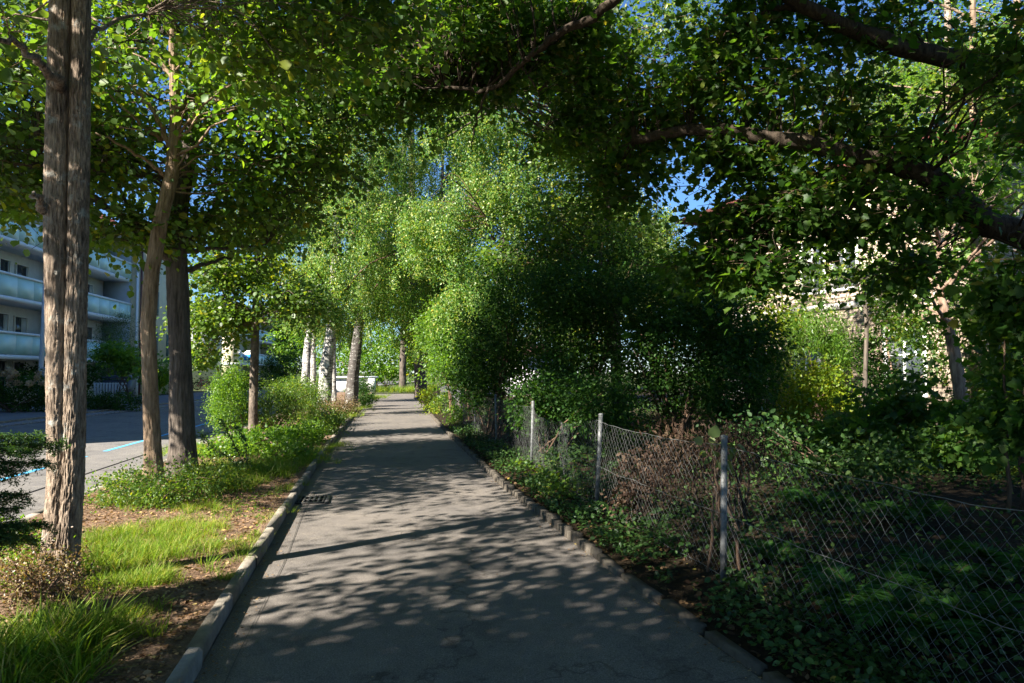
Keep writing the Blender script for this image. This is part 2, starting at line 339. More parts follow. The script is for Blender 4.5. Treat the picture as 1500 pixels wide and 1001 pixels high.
def strands(rng, mb, cl, lpc, L, size, shape='rhomb', spread=.16):
    """hanging birch-like strands"""
    m = len(cl); n = m * lpc; ci = np.repeat(np.arange(m), lpc); ll = L * (.5 + rng.random(m))
    u = rng.random(n); a = rng.normal(size=(m, 2)) * .25
    P = cl[ci].copy(); P[:, 2] -= u * ll[ci]
    P[:, :2] += a[ci] * (u * (1 - .3 * u))[:, None] * ll[ci][:, None] + rng.normal(size=(n, 2)) * spread * (1.1 - .6 * u)[:, None]; P[:, 2] += rng.normal(size=n) * spread * .6
    D = rng.normal(size=(n, 3)) * .7; D[:, 2] -= .9
    leaves(mb, P, D, rng.normal(size=(n, 3)) + np.array([-.4, -.5, .5]), size * (.6 + .7 * rng.random(n)), shape)
def smooth_path(pts, n):
    pts = np.asarray(pts, float); m = len(pts); tt = np.linspace(0, m - 1, n); P = np.vstack([2 * pts[0] - pts[1], pts, 2 * pts[-1] - pts[-2]]); out = []
    for t in tt:
        i = min(int(t), m - 2); u = t - i; a, b, c, d = P[i], P[i + 1], P[i + 2], P[i + 3]
        out.append(.5 * ((2 * b) + (-a + c) * u + (2 * a - 5 * b + 4 * c - d) * u * u + (-a + 3 * b - 3 * c + d) * u ** 3))
    return np.array(out)
def limb(mb, pts, r0, r1, sides=9, n=None, wob=.0, rng=None, flare=0.):
    n = n or max(6, len(pts) * 5); p = smooth_path(pts, n)
    if rng is not None and wob: p[1:-1] += rng.normal(size=(n - 2, 3)) * wob
    t = np.linspace(0, 1, n); r = r0 + (r1 - r0) * t ** .85
    if flare: r = r * (1 + flare * np.exp(-t * 22))
    mb.tube(p, r, sides); return np.column_stack([p, r])
def fluted(mb, pts, radii, sides=72, step=.03, amp=.02, kh=22, kv=3.0, seed=1, twin=None, flare=.0):
    """close-up trunk: rings with real bark ridges; twin=(offset, angle, ratio, merge) joins a second stem to the first"""
    pts = np.asarray(pts, float); zs = np.arange(pts[0, 2], pts[-1, 2], step); n = len(zs)
    cx = np.interp(zs, pts[:, 2], pts[:, 0]); cyy = np.interp(zs, pts[:, 2], pts[:, 1]); rr = np.interp(zs, pts[:, 2], radii)
    k = np.ones(9) / 9
    for a in (cx, cyy, rr): a[4:-4] = np.convolve(a, k, 'valid')
    th = np.linspace(0, 2 * math.pi, sides, endpoint=False); T, Z = np.meshgrid(th, zs); R = np.repeat(rr[:, None], sides, 1)
    if twin:
        off, ang, ratio = twin; o = np.interp(zs, off[0], off[1])[:, None]
        d1 = np.cos(T - ang); r1 = R * ratio
        s1 = o * d1 + np.sqrt(np.maximum(r1 ** 2 - (o * np.sin(T - ang)) ** 2, 1e-6))
        o2 = o * .8; r2 = R
        s2 = -o2 * d1 + np.sqrt(np.maximum(r2 ** 2 - (o2 * np.sin(T - ang)) ** 2, 1e-6))
        R = np.maximum(s1, s2)
    if flare: R = R * (1 + flare * np.exp(-(Z - zs[0]) * 4.5) * (.7 + .6 * np.cos(3 * T + 1)))
    q = np.stack([np.cos(T) * R * kh, np.sin(T) * R * kh, Z * kv], -1)
    nz = fbm(q, seed, 3); rid = 1 - np.abs(nz * 2.2 - .95) * 2.2
    big = fbm(np.stack([np.cos(T) * 1.3, np.sin(T) * 1.3, Z * 1.1], -1), seed + 9, 2)
    R = R + amp * (rid - .5) + rr[:, None] * .30 * (big - .4)
    V = np.stack([cx[:, None] + R * np.cos(T), cyy[:, None] + R * np.sin(T), Z], -1).reshape(-1, 3)
    i, j = np.meshgrid(np.arange(n - 1), np.arange(sides), indexing='ij'); a = (i * sides + j).ravel(); b = (i * sides + (j + 1) % sides).ravel()
    mb.add(V, np.stack([a, b, b + sides, a + sides], 1)); return np.column_stack([cx, cyy, zs, rr])[::12]
def branch_to(rng, mb, skel, cl, frac=.5, rmin=.005, rk=.010, sides=5, zc=-9):
    skel = np.concatenate(skel); skel = skel[skel[:, 2] > zc] if (skel[:, 2] > zc).sum() > 3 else skel; pick = rng.random(len(cl)) < frac
    for c in cl[pick]:
        d = np.linalg.norm(skel[:, :3] - c, axis=1) + np.maximum(0, skel[:, 2] - c[2] + .2) * 1.2; i = np.argmin(d); s = skel[i]
        L = np.linalg.norm(c - s[:3])
        if L < .15: continue
        m1 = s[:3] * .66 + c * .34 + np.array([0, 0, .12 * L]) + rng.normal(size=3) * .08 * L; m2 = s[:3] * .3 + c * .7 + np.array([0, 0, .10 * L]) + rng.normal(size=3) * .08 * L
        limb(mb, [s[:3], m1, m2, c], min(s[3] * .6, rmin + rk * L), rmin * .6, sides, 9, .012 * L, rng)

def tree(name, label, cat, base, skel_fn, patches, lm, bm, lpc=40, cr=.45, size=.09, shape='oval', seed=0, frac=.5, group=None, droop=.45, flat=.35, hang=None, shell=.35, tilt=.55, rk=.010, brm=None, spread=.2, twigs=0):
    rng = np.random.default_rng(seed); root = thing(name, label, cat, base, group)
    tb = MB(); tb.br = MB() if brm else tb; sk = skel_fn(tb, rng); cl = clump_points(rng, patches, shell)
    branch_to(rng, tb.br, sk, cl, frac, rk=rk, zc=2.6); tb.build('trunk', bm, root, smooth=True)
    if twigs:
        wb = MB(); A = np.repeat(cl, twigs, 0); wb.segs(A, A + rng.normal(size=A.shape) * cr * np.array([.7, .7, .3]), .0035, 3); wb.build('twig', M['twig'], root)
    if brm: tb.br.build('branch', brm, root, smooth=True)
    lb = MB()
    if hang: strands(rng, lb, cl, lpc, hang, size, shape, spread)
    else: spray(rng, lb, cl, lpc, cr, size, shape, flat, droop, tilt)
    lb.build('crown', lm, root); return root
def shrub(name, label, base, patches, lm, bm, lpc=35, cr=.2, size=.05, shape='oval', seed=0, stems=7, group=None, cat='shrub', flat=.6, droop=.3, shell=.5, tilt=.8, frac=.12, hang=None):
    rng = np.random.default_rng(seed); root = thing(name, label, cat, base, group); b = np.asarray(base, float)
    cl = clump_points(rng, patches, shell); cl = cl[cl[:, 2] > b[2] + .02]
    sb = MB(); sk = []
    for i in range(stems):
        c = cl[rng.integers(len(cl))]; s = b + np.append(rng.normal(size=2) * .12 * (1 + .15 * np.ptp(cl[:, 0])), -.03)
        L = np.linalg.norm(c - s); sk.append(limb(sb, [s, (s * .55 + c * .45) + np.array([0, 0, .1 * L]), c], .008 + .009 * L, .004, 6, 8, .012 * L, rng))
    branch_to(rng, sb, sk, cl, frac, .003, .006, 4); sb.build('stem', bm, root, smooth=True)
    lb = MB()
    if hang: strands(rng, lb, cl, lpc, hang, size, shape, .1)
    else: spray(rng, lb, cl, lpc, cr, size, shape, flat, droop, tilt)
    lb.build('foliage', lm, root); return root

# ------------------------------------------------------------------ setting: ground, path, kerbs, verge, road
YL = [-30, 3.45, 5.32, 8.42, 15.3, 26.7, 45, 70]; XL = [4.6, -1.58, -1.97, -2.58, -3.87, -5.85, -8.9, -13.1]
YR = [-30, 3.68, 5.17, 7.0, 10.2, 19.8, 30, 51, 70]; XR = [8.2, 1.33, .96, .53, -.17, -1.9, -3.6, -6.95, -10]
def vl(y): return np.interp(y, YL, XL)
def vr(y): return np.interp(y, YR, XR)
def fk(y): return -13.8 - .09 * np.asarray(y, float)            # far kerb of the road
def strip(mb, fa, fb, ys, nu, z=0.0, zf=None):
    V = []
    for t in np.linspace(0, 1, nu):
        x = fa(ys) * (1 - t) + fb(ys) * t; V.append(np.stack([x, ys, np.full(len(ys), z)], 1))
    V = np.concatenate(V)
    if zf is not None: V[:, 2] += zf(V)
    mb.grid(V, nu, len(ys))
g = MB(); a = np.linspace(0, 2 * math.pi, 64, endpoint=False)
g.add(np.stack([900 * np.cos(a), 900 * np.sin(a), np.full(64, -.14)], 1), np.arange(64)[None, :])
struct(g.build('ground', M['ground']), 'dark grassy earth stretching out beyond the path and road', 'ground')
ys = np.arange(-28, 52.6, .25)
b = MB(); strip(b, lambda y: vl(y), lambda y: vr(y), ys, 12, 0.0, lambda V: .012 * (fbm(V * .8, 3) - .45)); struct(b.build('path', M['asphalt'], smooth=True), 'dappled grey asphalt footpath running away between verge and fence', 'path')
b = MB(); strip(b, lambda y: fk(y), lambda y: vl(y) - 2.72, np.arange(-28, 130, 1.), 8, -.03); struct(b.build('road', M['road']), 'sunlit grey asphalt road beyond the trees on the left', 'road')
b = MB(); strip(b, lambda y: fk(y) - 5.0, lambda y: fk(y), np.arange(-28, 130, 1.), 4, .06); struct(b.build('pavement', M['pave']), 'shaded grey pavement in front of the apartment block', 'pavement')
b = MB(); rng = np.random.default_rng(5)
for i, y in enumerate(np.arange(12, 60, .22)):
    for k in range(4):
        b.box((fk(y) + .10 + .16 * k + rng.normal() * .01, y, -.02 + rng.random() * .015), (.13, .19, .05), .09)
struct(b.build('cobble_gutter', M['cobble']), 'strip of pale cobbles along the far edge of the road', 'gutter')
b = MB()
for y in np.arange(-20, 110, 1.5): b.box((fk(y) - .06, y, .01), (.12, 1.49, .12), .09)
struct(b.build('far_kerb', M['kerb']), 'low stone kerb on the far side of the road', 'kerb')
def ribbon(mb, fx, y0, y1, wd, z):
    yy = np.arange(y0, y1 + .01, .5); strip(mb, lambda y: fx(y) - wd / 2, lambda y: fx(y) + wd / 2, yy, 2, z)
b = MB()
for y0 in (2.0, 8.4, 14.8, 21.2, 27.6): ribbon(b, lambda y: -5.95 - .163 * y, y0, y0 + 5.9, .105, -.026)
for y0 in (14.4,): ribbon(b, lambda y: -5.95 - .163 * y, y0, y0 + .0, .14, -.026) if False else None
struct(b.build('road_marking', M['blue']), 'light blue painted parking line along the road', 'road marking')
b = MB(); ribbon(b, lambda y: -4.9 - .165 * y, 5, 26, .05, -.0265); ribbon(b, lambda y: -3.95 - .175 * y, 6, 9, .03, -.0265)
struct(b.build('road_seam', M['pit']), 'dark tar joint along the road surface', 'road seam')
b = MB(); ribbon(b, lambda y: vl(y) + .19 + .02 * np.sin(y * 1.3), 2, 30, .006, .0095)
struct(b.build('path_seam', M['iron']), 'thin dark joint in the asphalt beside the left kerb', 'path seam')
def vz(V): return .05 * (fbm(V * np.array([2.2, 2.2, 1]), 21, 4) - .45) + .02 * (fbm(V * 14, 23, 2) - .4)
b = MB(); strip(b, lambda y: vl(y) - 2.60, lambda y: vl(y) - .08, np.concatenate([np.arange(-20, 2, .3), np.arange(2, 14, .04), np.arange(14, 54, .2)]), 60, .075, vz)
struct(b.build('verge', M['soil'], smooth=True), 'bare brown earth of the verge between kerb and road', 'verge')
def kerb_run(mb, fx, y0, y1, L, wd, h, zb, rng, jit):
    y = y0
    while y < y1:
        l = L * (1 + jit * rng.normal()); x0, x1 = float(fx(y)), float(fx(y + l - .012)); dz = rng.normal() * .006; dx = rng.normal() * .006
        pr = [(0, zb), (0, h - .018), (-.018, h), (-wd + .012, h), (-wd, h - .012), (-wd, zb)]
        V = [(x + dx + p, yy, q + dz * (q > 0)) for (x, yy) in ((x0, y), (x1, y + l - .012)) for p, q in pr]
        k = np.arange(6); mb.add(V, np.stack([k, k + 6, (k + 1) % 6 + 6, (k + 1) % 6], 1), np.arange(6)[::-1][None], (np.arange(6) + 6)[None]); y += l
rng = np.random.default_rng(8)
b = MB(); kerb_run(b, vl, -12, 52.5, 1.0, .085, .10, -.1, rng, .02); struct(b.build('kerb', M['kerb']), 'raised stone kerb along the left edge of the path', 'kerb')
b = MB(); kerb_run(b, lambda y: vl(y) - 2.60, -12, 52.5, 1.0, .12, .08, -.1, rng, .02); struct(b.build('road_kerb', M['kerb']), 'stone kerb between the verge and the road', 'kerb')
b = MB(); y = -5.0
while y < 34:
    l = .10 + .05 * rng.random() if y > 5.8 else .45 + .2 * rng.random()
    h = (.045 + .05 * rng.random()) if y > 5.8 else .035 + .01 * rng.random()
    b.box((float(vr(y + l / 2)) + .04 + rng.normal() * .008, y + l / 2, h / 2 - .05), (.08 + .02 * rng.random(), l - .012, h + .1), .2 + rng.normal() * .05, .9); y += l
struct(b.build('sett_edging', M['sett']), 'row of small rough setts edging the right side of the path', 'edging')
def gz(V):
    d = V[:, 0] - vr(V[:, 1]); return .10 * np.clip(d - .3, 0, 1.5) + .07 * (fbm(V * np.array([1.2, 1.2, 1]), 31, 4) - .4)
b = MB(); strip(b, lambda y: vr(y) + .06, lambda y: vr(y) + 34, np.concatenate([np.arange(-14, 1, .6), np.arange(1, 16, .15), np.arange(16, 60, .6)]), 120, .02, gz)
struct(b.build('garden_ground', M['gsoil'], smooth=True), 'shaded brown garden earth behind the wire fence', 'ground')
def gzat(x, y): return .02 + float(gz(np.array([[x, y, .02]]))[0])

# storm drain
r0 = gnd(457, 733); root = thing('drain_grate', 'cast iron drain grate in the shaded path beside the kerb', 'drain grate', (r0[0], r0[1], 0.0))
b = MB()
for sx in (-1, 1): b.box((r0[0] + sx * .20, r0[1], .010), (.05, .50, .018), .18)
for sy in (-1, 1): b.box((r0[0] + sy * -.045, r0[1] + sy * .225, .009), (.35, .05, .016), .18)
b.build('grate_frame', M['iron'], root)
b = MB()
for k in range(6): b.box((r0[0] - .15 + .06 * k, r0[1], .008), (.026, .42, .014), .18)
b.box((r0[0], r0[1], .0075), (.33, .03, .013), .18)
b.build('grate_bars', M['iron'], root)
b = MB(); b.box((r0[0], r0[1], .003), (.36, .44, .004), .18); b.build('drain_shade_sheet', M['pit'], root)  # flat dark sheet, its colour stands for the shade below the bars

# ------------------------------------------------------------------ buildings on the left
RZ = math.atan(.156); UX, UY = -math.sin(RZ), math.cos(RZ); NX, NY = UY, -UX
class Local:
    """boxes in a frame along the street: s along the facade, d outward, z up"""
    def __init__(self, ox, oy, rz=RZ): self.o = (ox, oy); self.rz = rz; self.u = (-math.sin(rz), math.cos(rz)); self.n = (math.cos(rz), math.sin(rz))
    def p(self, s, d, z): return (self.o[0] + s * self.u[0] + d * self.n[0], self.o[1] + s * self.u[1] + d * self.n[1], z)
    def box(self, mb, s0, s1, d0, d1, z0, z1): mb.box(self.p((s0 + s1) / 2, (d0 + d1) / 2, (z0 + z1) / 2), (abs(d1 - d0), abs(s1 - s0), z1 - z0), self.rz)
def flatblock(label, Y0, Y1, xo, floors, roofz, name='apartment_building', end='bluewall', unit_len=8.0, ground_panel=True):
    ox = -18.73 + xo - .156 * Y0; L = Local(ox, Y0); S = (Y1 - Y0) / L.u[1]
    root = thing(name, label, 'apartment block', (ox, Y0, 0))
    b = MB(); L.box(b, 0, S, -11, -1.7, -.1, roofz); b.build('wall', M['greywall'], root)
    b = MB(); L.box(b, -.3, S + .3, -11.3, .25, roofz, roofz + .3); b.build('roof', M['slab'], root)
    nu = max(1, int(S / unit_len)); ul = S / nu
    for s0, s1, dd in [(S - .25, S, -.02)] + [(k * ul, k * ul + .22, -.15) for k in range(nu)]:
        b = MB(); L.box(b, s0, s1, -1.69, dd, -.1, roofz - .01); b.build('side_wall', M[end], root)
    for fz in floors:
        b = MB(); L.box(b, -.1, S + .02, -1.68, .02, fz - .2, fz); sl = b.build('balcony_slab', M['slab'], root)
        rail = MB(); L.box(rail, -.1, S + .02, -.06, .08, fz + 1.0, fz + 1.12); rail.build('handrail', M['slab'], sl)
        pb = MB(); k = 0.0
        while k < S - .2:
            e = min(k + 1.6, S); L.box(pb, k + .012, e - .012, -.02, .02, fz + .02, fz + .995); k += 1.6
        pb.build('balcony_panel', M['panel'], sl)
    for fz in [-.1] + list(floors):
        z0 = max(fz, 0.0)
        for k in range(nu):
            s = k * ul
            for (a0, a1, what, h0, h1) in ((.9, 1.9, 'door', .05, 2.15), (2.05, 2.75, 'pane', .05, 2.15), (3.6, 4.5, 'pane', .05, 2.15), (5.2, 6.4, 'pane', .9, 2.1)):
                if a1 > ul: continue
                if what == 'door':
                    b = MB(); L.box(b, s + a0, s + a1, -1.7, -1.62, z0 + h0, z0 + h1); b.build('balcony_door', M['door'], root)
                else:
                    b = MB(); L.box(b, s + a0 - .06, s + a0, -1.7, -1.61, z0 + h0, z0 + h1); L.box(b, s + a1, s + a1 + .06, -1.7, -1.61, z0 + h0, z0 + h1); L.box(b, s + a0 - .06, s + a1 + .06, -1.7, -1.615, z0 + h1, z0 + h1 + .06)
                    wd = b.build('window', M['frame'], root)
                    b = MB(); L.box(b, s + a0, s + a1, -1.7, -1.66, z0 + h0, z0 + h1); b.build('pane', M['pane'], wd)
                    cw = (a1 - a0) * ((k * 7 + int(fz * 3)) % 5) * .15
                    if cw > .1: b = MB(); L.box(b, s + a1 - cw, s + a1 - .02, -1.659, -1.65, z0 + h0 + .05, z0 + h1 - .03); b.build('curtain', M['slats'], wd)
    return root
flatblock('long apartment block with rows of frosted teal balconies left of the road', 8.0, 49.6, 0.0, (2.42, 5.22, 8.02), 10.75)
# cream house joined to it
def rendered_house(name, label, ox, oy, rz, S, D, eave, ridge, wallm, wins, extra=None, overhang=.5, roofm='roof'):
    L = Local(ox, oy, rz); root = thing(name, label, 'house', (ox, oy, 0))
    b = MB(); L.box(b, 0, S, -D, 0, -.1, eave); b.build('wall', wallm, root)
    o = overhang; P = [L.p(-o, o, eave - .05), L.p(S + o, o, eave - .05), L.p(S + o, -D - o, eave - .05), L.p(-o, -D - o, eave - .05), L.p(min(D / 2, S / 3), -D / 2, ridge), L.p(S - min(D / 2, S / 3), -D / 2, ridge)]
    P2 = [(x, y, z + .16) for x, y, z in P[:4]]; b = MB(); b.add(P[:4] + P2 + P[4:], [(0, 1, 5, 4), (1, 2, 6, 5), (2, 3, 7, 6), (3, 0, 4, 7), (0, 3, 2, 1), (4, 5, 9, 8), (6, 7, 8, 9)], [(5, 6, 9), (7, 4, 8)])
    b.build('roof', M[roofm], root)
    for (s0, s1, z0, z1, sh) in wins:
        b = MB()
        for q in (s0 - .09, s1): L.box(b, q, q + .09, -.05, .06, z0, z1)
        for q in (z0 - .1, z1): L.box(b, s0 - .09, s1 + .09, -.05, .07, q, q + .1)
        L.box(b, (s0 + s1) / 2 - .03, (s0 + s1) / 2 + .03, -.05, .05, z0, z1); L.box(b, s0, (s0 + s1) / 2 - .03, -.05, .045, (z0 + z1) / 2 + .2, (z0 + z1) / 2 + .25); L.box(b, (s0 + s1) / 2 + .03, s1, -.05, .045, (z0 + z1) / 2 + .2, (z0 + z1) / 2 + .25)
        wd = b.build('window', M['frame'], root); b = MB(); L.box(b, s0, s1, -.04, .02, z0, z1); b.build('pane', M['pane'], wd)
        if sh:
            for q in (s0 - .72, s1 + .14):
                b = MB(); L.box(b, q, q + .58, .0, .05, z0 - .05, z1 + .05)
                for k in range(9): L.box(b, q + .06, q + .52, .052, .07, z0 + .06 + k * (z1 - z0) / 9.5, z0 + .10 + k * (z1 - z0) / 9.5)
                b.build('shutter', M['shutter'], root)
    if extra: extra(L, root)
    return root
def pipe(L, root):
    b = MB(); b.tube([L.p(.45, .12, .0), L.p(.45, .12, 10.6)], .075, 10); b.build('downpipe', M['pipe'], root, smooth=True)
    b = MB(); L.box(b, -.15, .25, -.02, .03, -.1, 10.6); b.build('corner_strip', M['slab'], root)
rendered_house('rendered_house', 'cream rendered house with grey shutters and a brown downpipe', -18.4 - .156 * 49.9, 49.9, RZ, 11.0, 10, 10.8, 14.0, M['cream'],
               [(2.6, 3.7, 5.9, 7.6, True), (7.2, 8.3, 5.9, 7.6, True), (2.6, 3.7, 2.9, 4.5, True), (7.2, 8.3, 2.9, 4.5, True), (2.6, 3.7, 8.5, 10.0, True)], pipe)
flatblock('distant apartment block with glazed balconies beyond the cream house', 72, 112, 2.6, (2.5, 5.3), 8.2, end='cream', unit_len=10)

# ------------------------------------------------------------------ buildings on the right
d_ = math.atan2(.39, 1.0)      # facade runs away to the left; it faces the path
HL = Local(11.75, 18.3, d_); HS = 10.4 / math.cos(d_)
def stone_extra(L, root):
    b = MB(); L.box(b, 0, HS, 0, .05, 3.55, 3.75); b.build('string_course', M['concrete'], root)
    b = MB(); L.box(b, 2.9, 4.6, .0, .9, 2.25, 2.35); L.box(b, 2.9, 3.0, .8, .9, 0, 2.25); L.box(b, 4.5, 4.6, .8, .9, 0, 2.25); b.build('porch', M['slats'], root)
# mirror the local frame so that "outward" faces the path
HL2 = Local(7.7, 28.7, d_ + math.pi)
rendered_house('stone_house', 'pale rubble stone house with white windows and red roof behind the garden trees', 7.7, 28.7, d_ + math.pi, HS, 9, 7.7, 8.9, M['stone'],
               [(1.5, 2.5, 4.3, 5.9, False), (5.4, 6.3, 4.2, 5.8, False), (6.7, 7.6, 4.2, 5.8, False), (5.0, 6.0, .9, 2.4, False), (8.6, 9.8, 1.0, 2.7, False), (1.6, 2.6, .9, 2.4, False)], stone_extra, .75)
rendered_house('garden_house', 'small white rendered house half hidden behind the dark hedge', -1.7, 45.0, math.pi + .5, 3.8, 4, 2.7, 3.4, M['white'], [(2.4, 3.1, .9, 1.9, False)], None, .25, 'pipe')
# white low wall at the far end of the path
p = gnd(545, 575); root = thing('garden_wall', 'low white garden wall with a coping at the far end of the path', 'wall', (p[0], p[1], 0))
b = MB(); b.box((p[0] - 2.1, p[1] + .1, .5), (3.7, .25, 1.1)); b.build('wall_panel', M['white'], root)
b = MB(); b.box((p[0], p[1], .55), (.5, .5, 1.2)); b.build('pillar', M['white'], root)
b = MB(); b.box((p[0] - 1.85, p[1] + .05, 1.19), (4.6, .65, .12)); b.build('coping', M['slab'], root)

# ------------------------------------------------------------------ street furniture on the left
p = gnd(57, 600, .06); root = thing('lamp_post', 'tall grey metal post with a white slatted board near its foot', 'post', tuple(p))
b = MB(); b.tube([p, p + [0.02, 0, 1.2], p + [.06, 0, 2.4], p + [.16, 0, 8.6]], [.10, .10, .085, .05], 12); b.build('pole', M['pole'], root, smooth=True)
b = MB(); b.lathe(p, [(.16, -.02), (.16, .06), (.11, .10), (.10, .12)], 12); b.build('base_collar', M['pole'], root)
b = MB()
for k in range(6): b.box((p[0] + .55, p[1] - .02, .95 + .155 * k), (.9, .04, .14))
bd = b.build('notice_board', M['slats'], root)
b = MB(); b.box((p[0] + 1.0, p[1] + .03, .85), (.07, .05, 1.75)); b.build('board_leg', M['pole'], root)
# waste container, slat fence, concrete post
p = gnd(175, 588, .06); root = thing('waste_container', 'dark blue grey wheeled waste container beside the pavement', 'waste container', tuple(p))
b = MB(); b.box((p[0], p[1], .06 + .62), (1.0, 1.35, 1.0), RZ, 1.12); b.build('container_body', M['bin'], root)
b = MB(); b.box((p[0], p[1], 1.30), (1.2, 1.6, .08), RZ); b.box((p[0], p[1], 1.38), (.95, 1.4, .09), RZ, .8); b.build('lid', M['bin'], root)
for sx in (-.4, .4):
    for sy in (-.55, .55):
        b = MB(); b.tube([(p[0] + sx - .03, p[1] + sy, .15), (p[0] + sx + .03, p[1] + sy, .15)], .09, 12); b.build('wheel', M['rubber'], root)
q = gnd(196, 583, .06); root = thing('concrete_post', 'pale square concrete gatepost right of the waste container', 'post', tuple(q))
b = MB(); b.box((q[0], q[1], .06 + .6), (.32, .32, 1.2)); b.build('shaft', M['concrete'], root); b = MB(); b.box((q[0], q[1], 1.31), (.42, .42, .10), 0, .8); b.build('cap', M['concrete'], root)
q = gnd(160, 590, .06); root = thing('slat_fence', 'low pale slatted fence in front of the waste container', 'fence', tuple(q))
b = MB()
for k in range(11): b.box((q[0] - .75 + .15 * k, q[1], .06 + .5), (.09, .03, 1.0))
b.build('slats', M['slats'], root)
b = MB()
for zz in (.35, .95): b.box((q[0], q[1] + .03, .06 + zz), (1.7, .03, .07))
b.build('rail', M['slats'], root)
# blue sign
q = at(362, 523, 36.0); root = thing('street_sign', 'small blue and white street sign on a thin pole above the bushes', 'sign', (q[0] - .32, q[1], 0))
b = MB(); b.tube([(q[0] - .36, q[1], 0), (q[0] - .36, q[1], q[2] + .35)], .035, 10); b.build('pole', M['frame'], root)
b = MB(); b.box((q[0] + .05, q[1], q[2]), (.56, .03, .44)); b.box((q[0] - .27, q[1] + .0, q[2] + .16), (.12, .025, .05)); b.box((q[0] + .05, q[1], q[2] + .27), (.30, .03, .10)); pn = b.build('sign_panel', M['frame'], root)
b = MB(); b.box((q[0] + .05, q[1] - .018, q[2] - .03), (.47, .012, .29)); b.build('sign_face', M['signblue'], pn)
# bicycle
q = np.array([-26.2, 61.0, .06]); root = thing('bicycle', 'pink red bicycle parked at the far edge of the road', 'bicycle', tuple(q))
def torus(mb, c, R, r, n=28, m=8):
    an = np.linspace(0, 2 * math.pi, n + 1); mb.tube([(c[0] + R * math.cos(t), c[1], c[2] + R * math.sin(t)) for t in an], r, m, cap=False)
for dx in (-.55, .55):
    b = MB(); torus(b, (q[0] + dx, q[1], q[2] + .34), .32, .03); wl = b.build('wheel', M['rubber'], root)
    b = MB()
    for t in np.linspace(0, math.pi, 9): b.tube([(q[0] + dx - .3 * math.cos(t), q[1], q[2] + .34 - .3 * math.sin(t)), (q[0] + dx + .3 * math.cos(t), q[1], q[2] + .34 + .3 * math.sin(t))], .005, 4)
    b.build('spokes', M['galv'], wl)
b = MB(); X, Yq, Z = q
for A, B in (((-.55, .34), (-.15, .34)), ((-.55, .34), (-.22, .85)), ((-.15, .34), (-.25, .95)), ((-.15, .34), (.38, .80)), ((-.22, .80), (.36, .92)), ((.34, 1.0), (.55, .34))): b.tube([(X + A[0], Yq, Z + A[1]), (X + B[0], Yq, Z + B[1])], .035, 8)
b.build('bicycle_frame', M['red'], root)
b = MB(); b.box((X - .27, Yq, Z + 1.0), (.28, .16, .07), 0, .8); b.build('saddle', M['dark'], root)
b = MB(); b.tube([(X + .25, Yq - .28, Z + 1.05), (X + .34, Yq, Z + 1.02), (X + .25, Yq + .28, Z + 1.05)], .016, 8); b.build('handlebar', M['dark'], root)

# ------------------------------------------------------------------ chain link fence
FP = [(2.77, -.21), (2.16, 2.56), (1.55, 5.33), (.94, 8.10), (.31, 11.6), (-.32, 15.0), (-.95, 18.4), (-1.43, 21.2)]
FH = 1.09
root = thing('chain_link_fence', 'sagging chain link wire fence on thin steel posts right of the path', 'fence', (FP[2][0], FP[2][1], 0))
lean = [0, 0, .02, .06, .03, -.02, .01, 0]
tops = []
for i, (x, y) in enumerate(FP):
    z0 = gzat(x, y) - .1; lx = lean[i]
    b = MB(); b.tube([(x, y, z0), (x + lx, y, FH + .03)], .024, 12); b.lathe((x + lx, y, FH + .025), [(.028, 0), (.026, .012), (.012, .02)], 12); b.build('fence_post', M['galv'], root, smooth=False); tops.append((x + lx, y))
rng = np.random.default_rng(11)
for i in range(len(FP) - 1):
    A = np.array(FP[i]); Bq = np.array(FP[i + 1]); Ln = np.linalg.norm(Bq - A); loose = i == 3
    c = .084 if i < 4 else .095; nw = int(Ln / (c / 2)); nz = int((FH - .06) / (c / 2))
    ii, kk = np.meshgrid(np.arange(nw + 1), np.arange(nz + 1), indexing='ij')
    s = ii * (Ln / nw); z = .05 + kk * (c / 2.0)
    dirv = (Bq - A) / Ln; nrm = np.array([dirv[1], -dirv[0]])
    q = np.stack([s * 1.1 + i * 7, z * 1.3, np.zeros_like(s)], -1)
    sag = 4 * (s / Ln) * (1 - s / Ln)
    off = (.10 if not loose else .34) * (fbm(q, 41 + i, 2) - .38) * sag ** .5
    ds = (.06 if not loose else .5) * (fbm(q * 1.5, 61 + i, 2) - .38) * sag
    dz = -.05 * sag * (z / FH) * (1 + loose * 2.0) + (.05 + .12 * loose) * (fbm(q * 1.2 + 9, 71 + i, 2) - .38) * sag ** .5
    P = np.stack([A[0] + dirv[0] * (s + ds) + nrm[0] * off, A[1] + dirv[1] * (s + ds) + nrm[1] * off, z + dz], -1)
    P += rng.normal(size=P.shape) * .0035
    ok = (ii + kk) % 2 == 0
    b = MB(); m1 = ok[:-1, :-1]; a1 = P[:-1, :-1][m1]; b1 = P[1:, 1:][m1]; m2 = ok[1:, :-1]; a2 = P[1:, :-1][m2]; b2 = P[:-1, 1:][m2]
    b.segs(np.concatenate([a1, a2]), np.concatenate([b1, b2]), .00115 if i < 3 else .0015, 3)
    b.build('chain_link_mesh', M['wire'], root)
    for hz in ((FH - .02), .58, .1):
        kz = min(nz, int((hz - .05) / (c / 2)))
        if loose and hz > 1: continue
        b = MB(); b.tube(P[::3, kz] + np.array([0, 0, .006]), .0022, 5); b.build('tension_wire', M['wire'], root)
